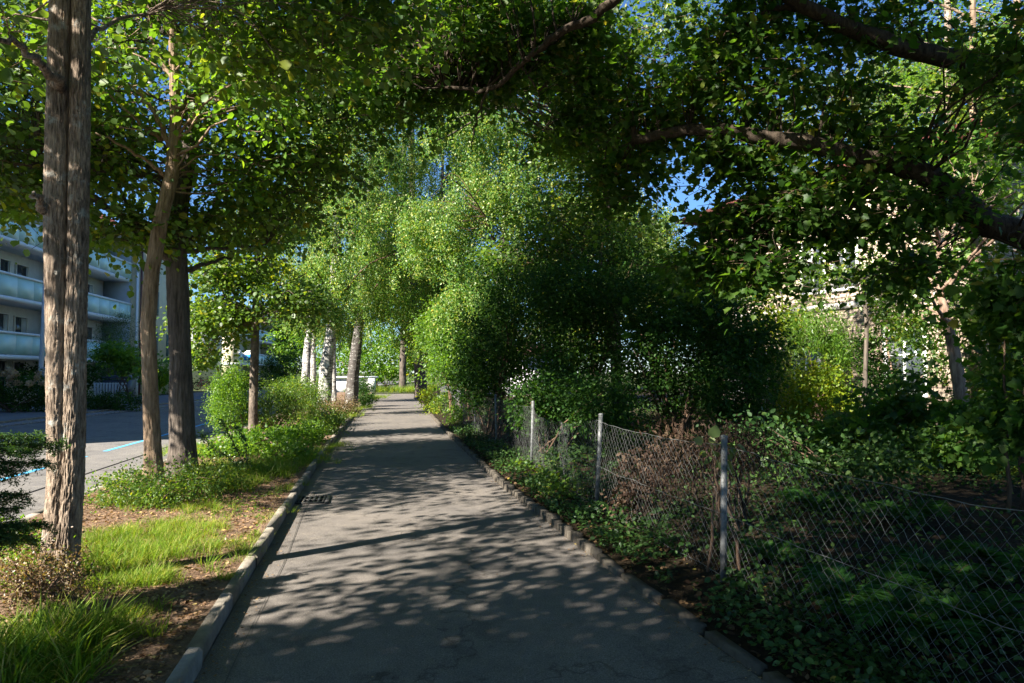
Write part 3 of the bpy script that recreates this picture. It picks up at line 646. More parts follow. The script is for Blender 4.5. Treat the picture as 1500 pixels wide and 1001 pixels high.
# pickets beyond
root = thing('picket_fence', 'short grey metal fence of upright bars beyond the chain link fence', 'fence', (-2.2, 25, 0)); b = MB(); b2 = MB()
for k in range(22):
    t = k / 21; x, y = -1.5 + t * -1.45, 21.5 + t * 7.0; b.box((x, y, .56), (.022, .022, 1.1), .2)
b.build('bars', M['oldmetal'], root)
for hz in (.2, 1.0): b2.tube([(-1.5, 21.5, hz), (-2.95, 28.5, hz)], .02, 6)
b2.build('rail', M['oldmetal'], root)

#VEG
# ------------------------------------------------------------------ street trees on the verge
def P6(px, py, Y, rx, ry, rz, n): return (*at(px, py, Y), rx, ry, rz, n)
def T1(tb, rng):
    b0 = np.array([-3.28, 5.25, .02]); top = at(104, -60, 5.3)
    pts = [b0 + [0, 0, 0], at(96, 700, 5.25), at(97, 560, 5.25), at(98, 400, 5.27), at(98, 300, 5.28), at(101, 150, 5.3), at(104, 0, 5.3), [-3.3, 5.4, 5.4], [-3.35, 5.5, 7.2]]
    sk = [fluted(tb, pts, [.098, .078, .073, .070, .068, .064, .062, .055, .045], 180, .012, .013, 88, 11, 4, (([0, .8, 1.5, 2.2, 2.8, 3.4, 4.4, 6.4], [.030, .050, .066, .078, .090, .094, .088, .11]), math.radians(200), .84), .35)]
    for pts, r in (([at(92, 130, 5.25), at(70, 105, 5.0), at(30, 70, 4.7), at(-40, 40, 4.4)], .042), ([at(118, 75, 5.35), at(150, 40, 5.7), at(235, 12, 6.3)], .03),
                   ([at(66, 310, 5.2), at(57, 292, 5.1), at(50, 285, 5.0)], .034), ([[-3.3, 5.4, 5.3], [-2.4, 6.0, 6.3], [-1.6, 6.6, 7.0]], .06), ([[-3.35, 5.5, 6.0], [-4.2, 5.2, 7.2], [-5.0, 5.0, 8.2]], .05), ([[-3.35, 5.5, 6.6], [-3.2, 5.9, 8.2], [-3.1, 6.1, 9.4]], .05)):
        sk.append(limb(tb, pts, r, r * .3, 8, None, .012, rng))
    return sk
tree('street_tree', 'twin stemmed tree with deeply fissured pale bark at the left edge', 'tree', (-3.28, 5.25, 0), T1,
     [(-2.9, 6.2, 7.2, 2.0, 2.0, 1.5, 110), (-5.6, 3.4, 6.0, .9, .9, .7, 46), (-5.3, 3.6, 4.9, .6, .6, .4, 10), (-3.6, 5.6, 8.6, 2.1, 2.1, 1.5, 120), (-4.9, 5.2, 7.4, 1.4, 1.5, 1.1, 50), (-1.5, 7.0, 6.6, 1.3, 1.3, .9, 50),  # the small clumps toward the road are unseen, added to shade the upper stems
      P6(355, 40, 7.2, .6, .7, .5, 18), P6(440, 70, 7.6, .8, .8, .5, 24), P6(510, 20, 8.0, .9, .9, .5, 24), P6(20, 60, 6.2, .6, .6, .45, 16)],
     M['lime'], M['bark1'], 46, .42, .092, 'round', 101, .4, twigs=4)
def T2(tb, rng):
    pts = [at(226, 712, 9.84), at(224, 660, 9.84), at(220, 560, 9.84), at(217, 480, 9.84), at(222, 400, 9.84), at(236, 320, 9.86), at(252, 255, 9.9), at(257, 190, 9.9), at(255, 100, 9.9), at(251, 10, 9.9), at(250, -120, 9.9)]
    sk = [fluted(tb, pts, [.130, .108, .098, .094, .094, .098, .088, .075, .06, .05, .03], 90, .02, .009, 50, 7, 14, None, .3)]
    for q, r in (([at(248, 215, 9.9), at(225, 165, 9.7), at(188, 122, 9.5)], .05), ([at(240, 205, 9.9), at(205, 180, 9.5), at(155, 135, 9.0)], .03), ([at(245, 260, 9.9), at(200, 225, 9.5), at(140, 195, 9.0)], .035),
                 ([at(256, 190, 9.9), at(275, 140, 10.1), at(285, 60, 10.3)], .05), ([at(254, 120, 9.9), at(225, 60, 10), at(215, -30, 10)], .035)):
        sk.append(limb(tb, q, r, r * .3, 8, None, .012, rng))
    return sk
tree('street_tree', 'slender tree with a leaning brown stem rising from the low shrub', 'tree', tuple(at(226, 712, 9.84) * [1, 1, 0]), T2,
     [P6(170, 90, 11.4, 1.2, .9, 1.0, 46), P6(335, 160, 10.6, .7, .8, .8, 40), P6(160, 200, 11, .8, .7, .6, 30), P6(345, 250, 10.6, .5, .6, .4, 20), P6(270, -100, 10, 1.8, 1.8, 1.5, 110), P6(420, 110, 9.4, .9, 1, .7, 45)],
     M['bright'], M['bark2'], 40, .42, .090, 'round', 102, .32, twigs=4)
def T3(tb, rng):
    pts = [at(268, 698, 10.9), at(267, 640, 10.9), at(265, 540, 10.9), at(261, 430, 10.9), at(258, 360, 10.9), at(264, 290, 11.0), at(280, 200, 11.1), at(300, 100, 11.3), at(312, -40, 11.5), at(318, -200, 11.6)]
    sk = [fluted(tb, pts, [.21, .178, .162, .155, .150, .13, .11, .09, .07, .04], 96, .025, .010, 34, 5, 24, None, .35)]
    for q, r in (([at(252, 385, 10.9), at(215, 345, 10.6), at(175, 315, 10.2), at(130, 284, 9.8), at(60, 225, 9.2)], .085), ([at(272, 360, 10.9), at(300, 330, 11.2), at(312, 312, 11.4), at(332, 265, 11.8), at(420, 190, 12.4)], .07),
                 ([at(272, 368, 10.9), at(310, 365, 11.2), at(390, 358, 11.8)], .045), ([at(272, 396, 10.9), at(305, 385, 11.2), at(340, 378, 11.6)], .05), ([at(275, 225, 11), at(330, 150, 11.4), at(410, 110, 12), at(520, 60, 12.6)], .07),
                 ([at(268, 270, 11), at(200, 255, 10.4), at(100, 245, 9.6), at(-20, 238, 9.0)], .05), ([at(300, 100, 11.3), at(240, 20, 11), at(160, -60, 10.6)], .06), ([at(305, 70, 11.3), at(380, 0, 11.8), at(480, -60, 12.2)], .06)):
        sk.append(limb(tb, q, r, r * .3, 8, None, .012, rng))
    return sk
tree('street_tree', 'stout dark trunked tree just behind the slender leaning one', 'tree', tuple(at(268, 698, 10.9) * [1, 1, 0]), T3,
     [P6(60, 170, 9.4, 1.4, 1.2, 1.3, 75), P6(20, 290, 9.8, .7, .8, .35, 26), P6(190, 330, 10.2, .55, .6, .28, 30), P6(150, 40, 12.4, 1.9, 1.0, 1.2, 70), P6(330, 330, 11.4, .7, .8, .45, 34),
      P6(420, 250, 12.0, 1.4, 1.2, 1.0, 110), P6(500, 110, 12.4, 1.5, 1.3, 1.2, 120), P6(400, 20, 12, 1.5, 1.4, 1.1, 100), P6(250, -160, 11, 2.4, 2.2, 1.6, 150), P6(440, -140, 12, 2.2, 2.0, 1.4, 120), (-8.4, 9.4, 6.2, 2.2, 2.2, 1.5, 230), (-8.9, 6.2, 6.2, 1.9, 1.9, 1.2, 190), (-8.6, 4.0, 6.0, 1.6, 1.2, .9, 46), (-7.2, 11.4, 5.0, 1.5, 1.8, .8, 110), (-9.8, 7.4, 7.8, 2, 2, 1.3, 150)],  # the last, roadside clumps hang out of view, added to shade the path
     M['lime'], M['bark3'], 42, .46, .092, 'round', 103, .4, twigs=4)
def T4(tb, rng):
    b0 = gnd(371, 642, .08); Y = b0[1]
    pts = [b0 - [0, 0, .06], at(371, 600, Y), at(373, 520, Y), at(375, 450, Y), at(376, 390, Y), at(382, 330, Y), at(384, 250, Y)]
    sk = [fluted(tb, pts, [.115, .095, .09, .085, .07, .05, .025], 32, .05, .006, 16, 14, 33, None, .25)]
    for q, r in (([at(375, 470, Y), at(340, 430, Y - .3), at(300, 410, Y - .5)], .035), ([at(376, 440, Y), at(410, 420, Y), at(450, 400, Y + .3)], .035), ([at(376, 400, Y), at(350, 360, Y), at(330, 320, Y)], .03), ([at(377, 390, Y), at(410, 350, Y), at(430, 310, Y)], .03)):
        sk.append(limb(tb, q, r, r * .3, 6, None, .012, rng))
    return sk
Y4 = gnd(371, 642, .08)[1]
tree('street_tree', 'small slim tree with speckled bark standing in bright ground cover', 'tree', tuple(gnd(371, 642, .08) * [1, 1, 0]), T4,
     [P6(345, 400, Y4, .9, .9, .45, 85), P6(320, 462, Y4 - .2, .8, .9, .45, 100), P6(430, 440, Y4, .7, .9, .45, 60), P6(370, 330, Y4, 1.1, 1.0, .6, 80), P6(300, 515, Y4 + .6, .40, .5, .3, 26), P6(410, 330, Y4 + 1, .6, .6, .4, 34)],
     M['lime'], M['bark5'], 46, .36, .085, 'round', 104, .6)
tree('young_tree', 'young yellow leaved tree glowing behind the slim speckled one', 'tree', tuple(at(374, 560, 24) * [1, 1, 0]), lambda tb, rng: [limb(tb, [at(374, 575, 24), at(377, 480, 24), at(390, 400, 24)], .06, .02, 8)],
     [P6(400, 395, 24, .9, .8, .45, 40), P6(330, 410, 24, .6, .6, .3, 16)], M['yellow'], M['bark5'], 40, .35, .10, 'round', 105)

# birches further along the verge
def birch(label, base, pts, rad, patches, seed, dark=False, lp=190, group='birches along the verge', lm='birchleaf'):
    def sk(tb, rng):
        s = [fluted(tb, pts, np.linspace(rad, .03, len(pts)), 28, .10, rad * .09, 5, 2.2, seed, None, .25)]
        t = np.array(pts)
        for k in range(9):
            u = .35 + .6 * rng.random(); i = min(int(u * (len(t) - 1)), len(t) - 2); p0 = t[i] + (t[i + 1] - t[i]) * (u * (len(t) - 1) - i); a = rng.random() * 6.28; L = 1.2 + rng.random() * 1.6
            s.append(limb(tb.br, [p0, p0 + [.5 * L * math.cos(a), .5 * L * math.sin(a), .55 * L], p0 + [L * math.cos(a), L * math.sin(a), .75 * L]], rad * .22, .012, 6, None, .01, rng))
        return s
    return tree('birch_tree', label, 'tree', base, sk, [(*q[:6], int(q[6] * 1.25)) for q in patches], M[lm], M['birch2'] if dark else M['birch'], lp, .4, .077, 'rhomb', seed, .22, group, hang=.9, rk=.004, brm=M['twig'], spread=.17)
b0 = np.array(at(474, 590, 26.5)); b0[2] = .05
birch('leaning white birch trunk with dark flecks rising from dry brown brush', tuple(b0 * [1, 1, 0]), [b0, at(478, 540, 26.5), at(486, 480, 26.5), at(490, 400, 26.6), at(495, 300, 26.8), at(500, 200, 27), at(505, 60, 27)], .27,
      [P6(480, 420, 26, 1.6, 1.5, 1.2, 50), P6(510, 330, 26.5, 2.0, 1.8, 1.8, 90), P6(500, 220, 27, 2.2, 2.2, 2.2, 100), P6(520, 90, 27, 2.2, 2.2, 2.6, 80)], 201)
b0 = np.array(at(514, 583, 30)); b0[2] = .05
birch('dark fissured birch trunk leaning right beside the kerb', tuple(b0 * [1, 1, 0]), [b0, at(518, 540, 30), at(526, 480, 30), at(532, 400, 30), at(540, 300, 30), at(548, 180, 30), at(550, 60, 30)], .27,
      [P6(545, 420, 30, 1.5, 1.4, 1.3, 60), P6(580, 330, 30, 2.0, 1.8, 1.8, 90), P6(560, 210, 31, 2.2, 2.2, 2.4, 110), P6(580, 90, 31, 2.2, 2.2, 2.6, 80)], 202, True)
b0 = np.array(at(446, 560, 36)); b0[2] = .05
birch('pale birch trunk leftmost of the far cluster behind the hedge', tuple(b0 * [1, 1, 0]), [b0, at(449, 530, 36), at(453, 480, 36), at(456, 400, 36), at(456, 300, 36), at(460, 180, 36)], .24,
      [P6(440, 440, 36, 1.8, 1.6, 1.2, 50), P6(450, 350, 36, 2.4, 2, 2.0, 80), P6(450, 220, 36, 2.6, 2.4, 2.6, 90)], 203)
b0 = np.array(at(459, 560, 38)); b0[2] = .05
birch('thin grey birch stem close behind the leftmost pale one', tuple(b0 * [1, 1, 0]), [b0, at(459, 500, 38), at(462, 420, 38), at(466, 320, 38), at(468, 220, 38)], .16, [P6(475, 400, 38, 1.7, 1.6, 1.4, 50), P6(470, 300, 38, 2, 2, 1.8, 60)], 204)
b0 = np.array(at(489, 560, 38)); b0[2] = .05
birch('slim white birch stem half hidden behind the leaning birch', tuple(b0 * [1, 1, 0]), [b0, at(488, 520, 38), at(492, 440, 38), at(500, 320, 38), at(505, 200, 38)], .17, [P6(500, 470, 39, 1.5, 1.5, 1.0, 40), P6(540, 380, 40, 2.2, 2, 1.6, 70)], 205)
# pale tree above the hedge in the middle
b0 = np.array([xat(728, 24), 24, .05])
birch('tall pale leaved birch spreading above the dark hedge in the middle', tuple(b0 * [1, 1, 0]), [b0, at(730, 460, 24), at(733, 390, 24), at(742, 320, 24), at(748, 240, 24.2), at(750, 150, 24.5), at(755, 60, 24.5)], .16,
      [P6(690, 440, 23, 1.0, 1.2, .8, 60), P6(640, 330, 24, 1.4, 1.5, 1.2, 90), P6(740, 270, 24, 1.8, 1.6, 1.3, 120), P6(850, 310, 24.5, 1.5, 1.4, 1.2, 80), P6(700, 180, 24, 1.9, 1.7, 1.2, 110), P6(820, 190, 24.5, 1.6, 1.6, 1.2, 80), P6(930, 370, 25, 1.1, 1.2, .7, 55), P6(900, 300, 26, 1.2, 1.2, .9, 60), P6(960, 320, 26, .7, .9, .6, 30), P6(790, 380, 25, 1.0, 1.0, .7, 55), P6(760, 60, 25, 2.2, 2, 1.5, 90)], 206, True, 190, None)
birch('weeping birch with pale green foliage left of the tall pale one', tuple(np.array([xat(650, 31), 31, 0])), [np.array([xat(650, 31), 31, .05]), at(652, 460, 31), at(650, 380, 31), at(648, 260, 31), at(650, 120, 31)], .17,
      [P6(630, 470, 31, 1.3, 1.4, 1.0, 60), P6(670, 420, 31, 1.5, 1.5, 1.2, 80), P6(630, 360, 31, 1.9, 1.8, 1.4, 90), P6(650, 240, 32, 2.4, 2.2, 2.2, 120), P6(640, 110, 32, 2.4, 2.2, 2.2, 90)], 207, True, 190, None)

# ------------------------------------------------------------------ big maple on the right, crown over the path
def TM(tb, rng):
    b0 = np.array([8.4, 9.2, 0.1]); pts = [b0, [8.3, 9.2, 2.0], [8.2, 9.1, 4.0], [8.1, 9.0, 6.0], [8.0, 9.0, 9.0], [7.8, 9.0, 12.5]]
    sk = [fluted(tb, pts, [.42, .36, .34, .30, .22, .08], 48, .06, .02, 9, 2, 44, None, .4)]
    for q, r in (([[8.25, 9.15, 2.3], at(1560, 375, 8.6), at(1450, 325, 8.4), at(1370, 265, 8.2), at(1290, 235, 8.2), at(1150, 205, 8.3), at(1040, 190, 8.6), at(930, 205, 9.0)], .20),
                 ([[8.2, 9.1, 3.6], at(1560, 130, 8.8), at(1400, 88, 8.6), at(1290, 60, 8.5), at(1180, 10, 8.4), at(1100, -60, 8.2), at(1000, -120, 8)], .17),
                 ([at(1000, -120, 8), at(900, 0, 8.4), at(820, 50, 8.8), at(765, 92, 9.2), at(720, 130, 9.6), at(650, 128, 10)], .075),
                 ([at(765, 92, 9.2), at(785, 130, 9.3), at(792, 165, 9.4), at(800, 190, 9.5)], .016), ([at(715, 132, 9.6), at(700, 170, 9.8), at(690, 215, 10)], .02),
                 ([at(1180, 10, 8.4), at(1120, 20, 8.6), at(1060, 60, 8.9)], .05), ([at(1290, 235, 8.2), at(1265, 280, 8.2), at(1230, 310, 8.4), at(1130, 330, 8.8)], .05),
                 ([[8.1, 9, 6], [6.2, 8.2, 8], [4.2, 7.8, 9]], .14), ([[8.1, 9, 6.5], [9.6, 7.4, 8.4], [10.6, 6, 9]], .12), ([[8.1, 9, 7], [8.6, 11, 9], [8.8, 12.5, 10]], .12), ([[8, 9, 8], [6.2, 10, 10.4], [5.0, 10.5, 11.5]], .1)):
        sk.append(limb(tb, q, r, r * .3, 10, None, .014, rng))
    return sk
tree('maple_tree', 'big dark maple arching its limbs over the path from the right', 'tree', (8.4, 9.2, 0), TM,
     [P6(1130, 130, 8.6, .75, .8, .5, 28), P6(1060, 70, 8.8, .6, .7, .45, 34), P6(1010, 130, 9.0, .5, .6, .45, 34), P6(940, 190, 9.4, .55, .6, .5, 32), P6(915, 270, 9.6, .42, .5, .36, 26), P6(880, 120, 9.6, .6, .6, .5, 30),
      P6(1080, 230, 8.8, .55, .6, .32, 36), P6(1180, 280, 8.6, .7, .7, .45, 40), P6(1090, 320, 9.0, .42, .5, .3, 26), P6(1200, 335, 8.8, .55, .6, .2, 20), P6(1260, 180, 8.6, .7, .7, .5, 28), P6(1320, 320, 8.4, .6, .7, .4, 28),
      P6(1320, 210, 8.0, .3, .5, .3, 10), P6(1480, 60, 7.2, .40, .6, .3, 20), P6(1500, 170, 6.8, .16, .5, .4, 10), P6(1510, 420, 7.6, .3, .6, .4, 16),
      P6(1230, 60, 9.0, .7, .7, .45, 20), P6(1330, 20, 8.8, .7, .7, .4, 18), P6(780, 60, 9.8, .9, .8, .5, 60), P6(680, 110, 10.4, .9, .8, .5, 60), P6(600, 130, 11, .8, .8, .5, 50), P6(720, 10, 10, 1.0, .9, .5, 60), P6(640, 30, 11, 1.0, .9, .55, 60), P6(560, 50, 11.4, .8, .8, .5, 40), P6(840, 190, 10, .6, .6, .4, 22),
      P6(1060, 380, 9.2, .5, .6, .3, 34), P6(1110, 395, 8.9, .45, .6, .2, 22), P6(1330, 400, 8.8, .4, .5, .25, 18), P6(850, 30, 9.4, .45, .6, .35, 22), P6(1120, 20, 9, .7, .7, .4, 34), (1.4, 5.2, 8.4, 2.7, 2.3, 1.2, 230), (3.8, 4.2, 9, 2.6, 2.4, 1.3, 180), (6.5, 8.4, 8.6, 2.6, 2.6, 1.5, 210), (4.2, 8.0, 9.2, 2.2, 2.2, 1.2, 130), (9.5, 9, 9.5, 3, 3, 1.8, 160), (7, 11, 11, 2.8, 2.8, 1.6, 150)],  # high clumps over the path are unseen, added to shade the leaves below
     M['maple'], M['bark4'], 40, .38, .092, 'maple', 301, .45, None, .35, .3, twigs=4)

# ------------------------------------------------------------------ trees whose shade falls into the picture from beside and behind the camera
def plain(base, H, r, seed):
    def sk(tb, rng):
        b0 = np.array([base[0], base[1], .0]); s = [fluted(tb, [b0, b0 + [.05, .03, H * .4], b0 + [.0, .1, H * .7], b0 + [.1, 0, H]], [r, r * .8, r * .5, r * .15], 28, .08, r * .08, 9, 2.5, seed, None, .3)]
        for k in range(8):
            z = H * (.32 + .08 * k); a = k * 2.4; L = 2.2 - .12 * k
            s.append(limb(tb, [b0 + [0, 0, z], b0 + [.5 * L * math.cos(a), .5 * L * math.sin(a), z + .3 * L], b0 + [L * math.cos(a), L * math.sin(a), z + .5 * L]], r * .35, .015, 6, None, .012, rng))
        return s
    return sk
tree('street_tree', 'verge tree beside the camera throwing shade across the near path', 'tree', (-2.6, -.4, 0), plain((-2.6, -.4), 10, .17, 61), [(-2.6, -.4, 7.4, 3.3, 3.0, 2.8, 520), (-.4, 1.6, 9.6, 3.0, 2.6, 1.2, 240), (1.8, -1.5, 8.6, 2.6, 2.4, 1.4, 200), (-6.6, -1.9, 5.8, 2.3, 1.4, 1.1, 330), (-4.4, -1.6, 5.0, 1.4, 1.4, .8, 90), (-5.5, 1.2, 5.0, 1.2, 1.2, .7, 26), (-8.4, -.6, 8.0, 1.6, 1.3, .8, 30)], M['lime'], M['bark2'], 60, .48, .10, 'round', 111, .3)  # outlying clumps overhead and to the left are unseen, added to deepen the shade
tree('garden_tree', 'unseen broad tree added beyond the right edge to darken the fence bed', 'tree', (8.2, .2, 0), plain((8.2, .2), 10, .22, 63), [(8.0, .2, 5.6, 3.2, 3.0, 3.4, 420), (5.2, -1.8, 6.0, 2.4, 2.0, 2.2, 200)], M['maple'], M['bark4'], 50, .5, .12, 'round', 113, .2)  # unseen tree added to cut the sky light on the fence bed
tree('street_tree', 'verge tree behind the camera shading the fence', 'tree', (-1.4, -6.2, 0), plain((-1.4, -6.2), 11, .2, 62), [(-1.4, -5.6, 7.6, 3.8, 3.6, 3.0, 520), (-5.4, -4.4, 6.4, 2.2, 2.2, 1.6, 140)], M['lime'], M['bark2'], 60, .5, .11, 'round', 112, .25)

# ------------------------------------------------------------------ dark hedge shrubs on the right
def gs(px, Y): return (xat(px, Y), Y, 0.1)
def hs(px, py, Y, rx, ry, rz, n): return (*at(px, py, Y), rx, ry, rz, n)
shrub('hedge_shrub', 'dark hedge shrub with bare inner twigs at the left end of the hedge', gs(730, 17), [hs(720, 520, 17, .9, .9, 1.1, 285), hs(760, 440, 17, .9, .9, .7, 180), hs(800, 540, 17.5, .8, .8, 1.0, 170), hs(780, 385, 18, 1.2, 1.0, .55, 60), hs(710, 400, 18, .5, .6, .5, 26), hs(690, 560, 17.5, .5, .6, .6, 75)], M['hedge'], M['twig'], 40, .26, .065, 'oval', 401, 14)
shrub('hedge_shrub', 'tall rounded dark shrub in the middle of the hedge', gs(850, 15), [hs(850, 500, 15, 1.0, .9, 1.1, 300), hs(830, 430, 15, .9, .9, .65, 180), hs(900, 420, 15.5, .7, .8, .5, 105), hs(890, 375, 16.5, 1.0, .9, .5, 56), hs(950, 395, 16, .7, .7, .4, 30)], M['hedge'], M['twig'], 40, .26, .065, 'oval', 402, 12)
shrub('hedge_shrub', 'broad dark shrub rising behind the brown dead vines', gs(985, 14), [hs(980, 520, 14, 1.05, .9, 1.0, 315), hs(970, 440, 14.2, 1.0, .9, .7, 195), hs(1060, 470, 14.4, .6, .7, .6, 105), hs(1000, 400, 15, .7, .7, .5, 50), hs(1075, 420, 15, .45, .6, .4, 24)], M['hedge'], M['twig'], 40, .26, .065, 'oval', 403, 12)
shrub('hedge_shrub', 'dark shrub at the right end of the hedge beside the yellow bushes', gs(1090, 13), [hs(1075, 560, 13, .7, .8, .7, 195), hs(1100, 500, 13.4, .55, .7, .5, 120)], M['hedge'], M['twig'], 40, .25, .065, 'oval', 404, 9)
shrub('hedge_shrub', 'low dark shrub pressed against the loose fence panel', gs(800, 12.6), [hs(800, 590, 12.6, .6, .5, .5, 135), hs(880, 590, 11.8, .5, .5, .45, 120)], M['hedge'], M['twig'], 36, .2, .06, 'oval', 405, 7)
shrub('hedge_shrub', 'fresh green shrub overhanging the far end of the fence', gs(672, 23), [hs(665, 520, 23, .8, .9, .9, 195), hs(690, 460, 23.5, .9, .9, .8, 180), hs(640, 480, 26, .7, .8, .9, 135)], M['bright'], M['twig'], 40, .3, .075, 'oval', 406, 9)
shrub('hedge_shrub', 'tall background shrub with grey green leaves above the hedge right end', gs(985, 22), [hs(985, 400, 22, 1.3, 1.2, .9, 195), hs(930, 430, 22, 1.0, 1.0, .8, 135), hs(1030, 440, 21, .9, .9, .9, 135)], M['limepale'], M['twig'], 40, .32, .08, 'oval', 407, 9)
shrub('ivy_bush', 'bright yellow green bush at the path edge where the pickets begin', gs(628, 30), [hs(628, 585, 30, .35, .5, .6, 50), hs(640, 600, 27, .25, .35, .3, 26)], M['yellow'], M['twig'], 34, .2, .07, 'oval', 408, 5)
shrub('ivy_bush', 'dark ivy hanging over the bars of the picket fence', gs(655, 24.5), [hs(655, 590, 24.5, .4, .5, .4, 40)], M['lime'], M['twig'], 34, .18, .065, 'oval', 410, 5)
shrub('ivy_bush', 'sunlit weed clump leaning on the picket fence', gs(668, 21.5), [hs(668, 612, 21.5, .25, .3, .35, 34)], M['bright'], M['twig'], 30, .15, .06, 'oval', 409, 5)
# sunlit shrubs before the stone house
shrub('garden_shrub', 'yellow leaved bush glowing above the hedge near the stone house', gs(1110, 19), [hs(1105, 420, 19, .55, .6, .35, 55), hs(1130, 470, 19, .6, .6, .5, 60), hs(1080, 500, 18.6, .5, .5, .4, 30)], M['yellow'], M['twig'], 36, .26, .085, 'oval', 411, 7)
shrub('garden_shrub', 'weeping green shrub with hanging sprays in front of the stone wall', gs(1195, 18.5), [hs(1190, 470, 18.5, .75, .7, .45, 80), hs(1230, 500, 18.3, .45, .5, .4, 45)], M['bright'], M['twig'], 60, .3, .10, 'slim', 412, 8, hang=.7)
shrub('garden_shrub', 'low bush with bright yellow green leaves catching the sun', gs(1200, 16.5), [hs(1195, 560, 16.5, .55, .5, .4, 70), hs(1160, 590, 16.3, .45, .5, .35, 40), hs(1230, 590, 16.4, .35, .4, .3, 30)], M['yellow'], M['twig'], 36, .22, .085, 'oval', 413, 7)
shrub('garden_shrub', 'dark pointed evergreen leaning on the house wall by the window', gs(1290, 17), [hs(1290, 560, 17, .5, .5, .6, 90), hs(1275, 510, 17, .35, .4, .4, 45), hs(1310, 600, 16.5, .7, .6, .35, 80)], M['hedge'], M['twig'], 40, .22, .06, 'oval', 414, 7)
shrub('garden_shrub', 'leafy shrub with thin upright stems left of the low yellow bush', gs(1120, 16), [hs(1120, 560, 16, .4, .5, .6, 60), hs(1150, 520, 16.4, .35, .4, .5, 40)], M['lime'], M['twig'], 36, .22, .08, 'slim', 415, 9)
shrub('climbing_vine', 'red brown climbing vine on the stone house wall', gs(1300, 20.5), [hs(1310, 450, 20.6, .6, .35, .8, 60), hs(1290, 400, 21, .7, .35, .4, 36), hs(1350, 500, 20.2, .6, .3, .8, 50), hs(1385, 530, 19.3, .5, .3, .8, 60), hs(1330, 470, 20.3, .6, .3, .5, 40)], M['maple'], M['barkpink'], 26, .3, .10, 'oval', 416, 6)

# garden trees behind the maple on the right
def gtree(label, px, Y, topx, r, patches, seed, lm='bright', bark='barkpink', lean=None, cat='tree', name='garden_tree', sz=.12, lpc=38, toppy=-120):
    b0 = np.array([xat(px, Y), Y, .05]); mid = lean or []
    pts = [b0] + [at(a, c, Y) for a, c in mid] + [at(topx, toppy + 90, Y), at(topx, toppy, Y)]
    def sk(tb, rng):
        s = [fluted(tb, pts, np.linspace(r, r * .2, len(pts)), 30, .07, r * .10, 8, 2.2, seed, None, .35)]
        t = np.array(pts)
        for k in range(9):
            u = .4 + .55 * rng.random(); i = min(int(u * (len(t) - 1)), len(t) - 2); p0 = t[i] + (t[i + 1] - t[i]) * (u * (len(t) - 1) - i); a = rng.random() * 6.28; L = 1 + rng.random() * 1.6
            s.append(limb(tb, [p0, p0 + [.5 * L * math.cos(a), .5 * L * math.sin(a), .3 * L], p0 + [L * math.cos(a), L * math.sin(a), .5 * L]], r * .3, .015, 6, None, .01, rng))
        return s
    return tree(name, label, cat, tuple(b0 * [1, 1, 0]), sk, patches, M[lm], M[bark], lpc, .5, sz, 'oval', seed, .4)
gtree('airy garden tree with small loose leaves veiling the stone wall', 1262, 15.2, 1258, .05, [P6(1200, 400, 15.2, .9, .8, .28, 34), P6(1290, 395, 15, .8, .8, .3, 30), P6(1330, 470, 15, .45, .5, .55, 34), P6(1180, 440, 15.4, .5, .5, .3, 16), P6(1250, 350, 15.4, 1.1, .9, .4, 44)], 510, 'lime', 'bark3', [(1270, 470), (1262, 400)], sz=.085, lpc=26, toppy=330)
gtree('leaning pinkish trunk standing in the sun on the right', 1415, 13.0, 1375, .13, [P6(1370, 400, 15.5, .8, .8, .5, 50), P6(1350, 480, 16, .3, .4, .4, 18), P6(1400, 250, 15.5, 1.3, 1.2, .9, 70)], 501, 'bright', 'barkpink', [(1400, 530), (1388, 470)], toppy=330)
gtree('upright brown trunk close behind the leaning pinkish one', 1430, 17.5, 1425, .15, [P6(1440, 300, 17.5, 1.2, 1.2, 1.2, 80), P6(1450, 450, 17, .8, .7, .5, 50), P6(1470, 540, 17, .6, .6, .5, 34), P6(1450, 120, 17.5, 1.6, 1.4, 1.2, 90)], 502, 'lime', 'bark2', [(1428, 480), (1426, 300)])
gtree('pale grey trunk showing through sunlit leaves at upper right', 1395, 21, 1388, .20, [P6(1370, 150, 22, 1.8, 1.6, 1.4, 110), P6(1420, 50, 22, 2.2, 1.8, 1.4, 110), P6(1330, 300, 22, 1.0, 1, .8, 50)], 503, 'bright', 'bark1', [(1392, 450), (1390, 340)])
gtree('thin trunk with yellowing leaves at the right edge', 1485, 20, 1490, .18, [P6(1480, 180, 20, 1.3, 1.2, 1.8, 90), P6(1490, 400, 20, .9, .9, .7, 40)], 504, 'yellow', 'bark2', [(1488, 350)])
gtree('airy sunlit tree behind the stone house roof', 1250, 38, 1250, .25, [P6(1250, 180, 38, 3.2, 2.5, 3.0, 170), P6(1150, 210, 38, 2, 2, 1.8, 70), P6(1330, 120, 38, 3, 2.5, 2.4, 120)], 505, 'limepale', 'bark2', [(1250, 350)], sz=.20, toppy=140)
gtree('tall airy tree with yellow touches behind the upper maple leaves', 1440, 33, 1440, .25, [P6(1430, 130, 33, 3, 2.5, 3.2, 190), P6(1370, 320, 33, 1.8, 1.6, 1.6, 70), P6(1500, 330, 33, 2, 2, 2.4, 90)], 506, 'bright', 'bark2', [(1440, 350)], sz=.19, toppy=60)
gtree('dark round tree left of the red roof', 960, 40, 960, .25, [P6(940, 390, 40, 2.6, 2.2, 1.6, 130), P6(870, 320, 42, 3.2, 2.6, 2.6, 190), P6(1000, 400, 39, 1.4, 1.4, .8, 50)], 507, 'limepale', 'bark3', [(955, 450)], sz=.16, toppy=330)
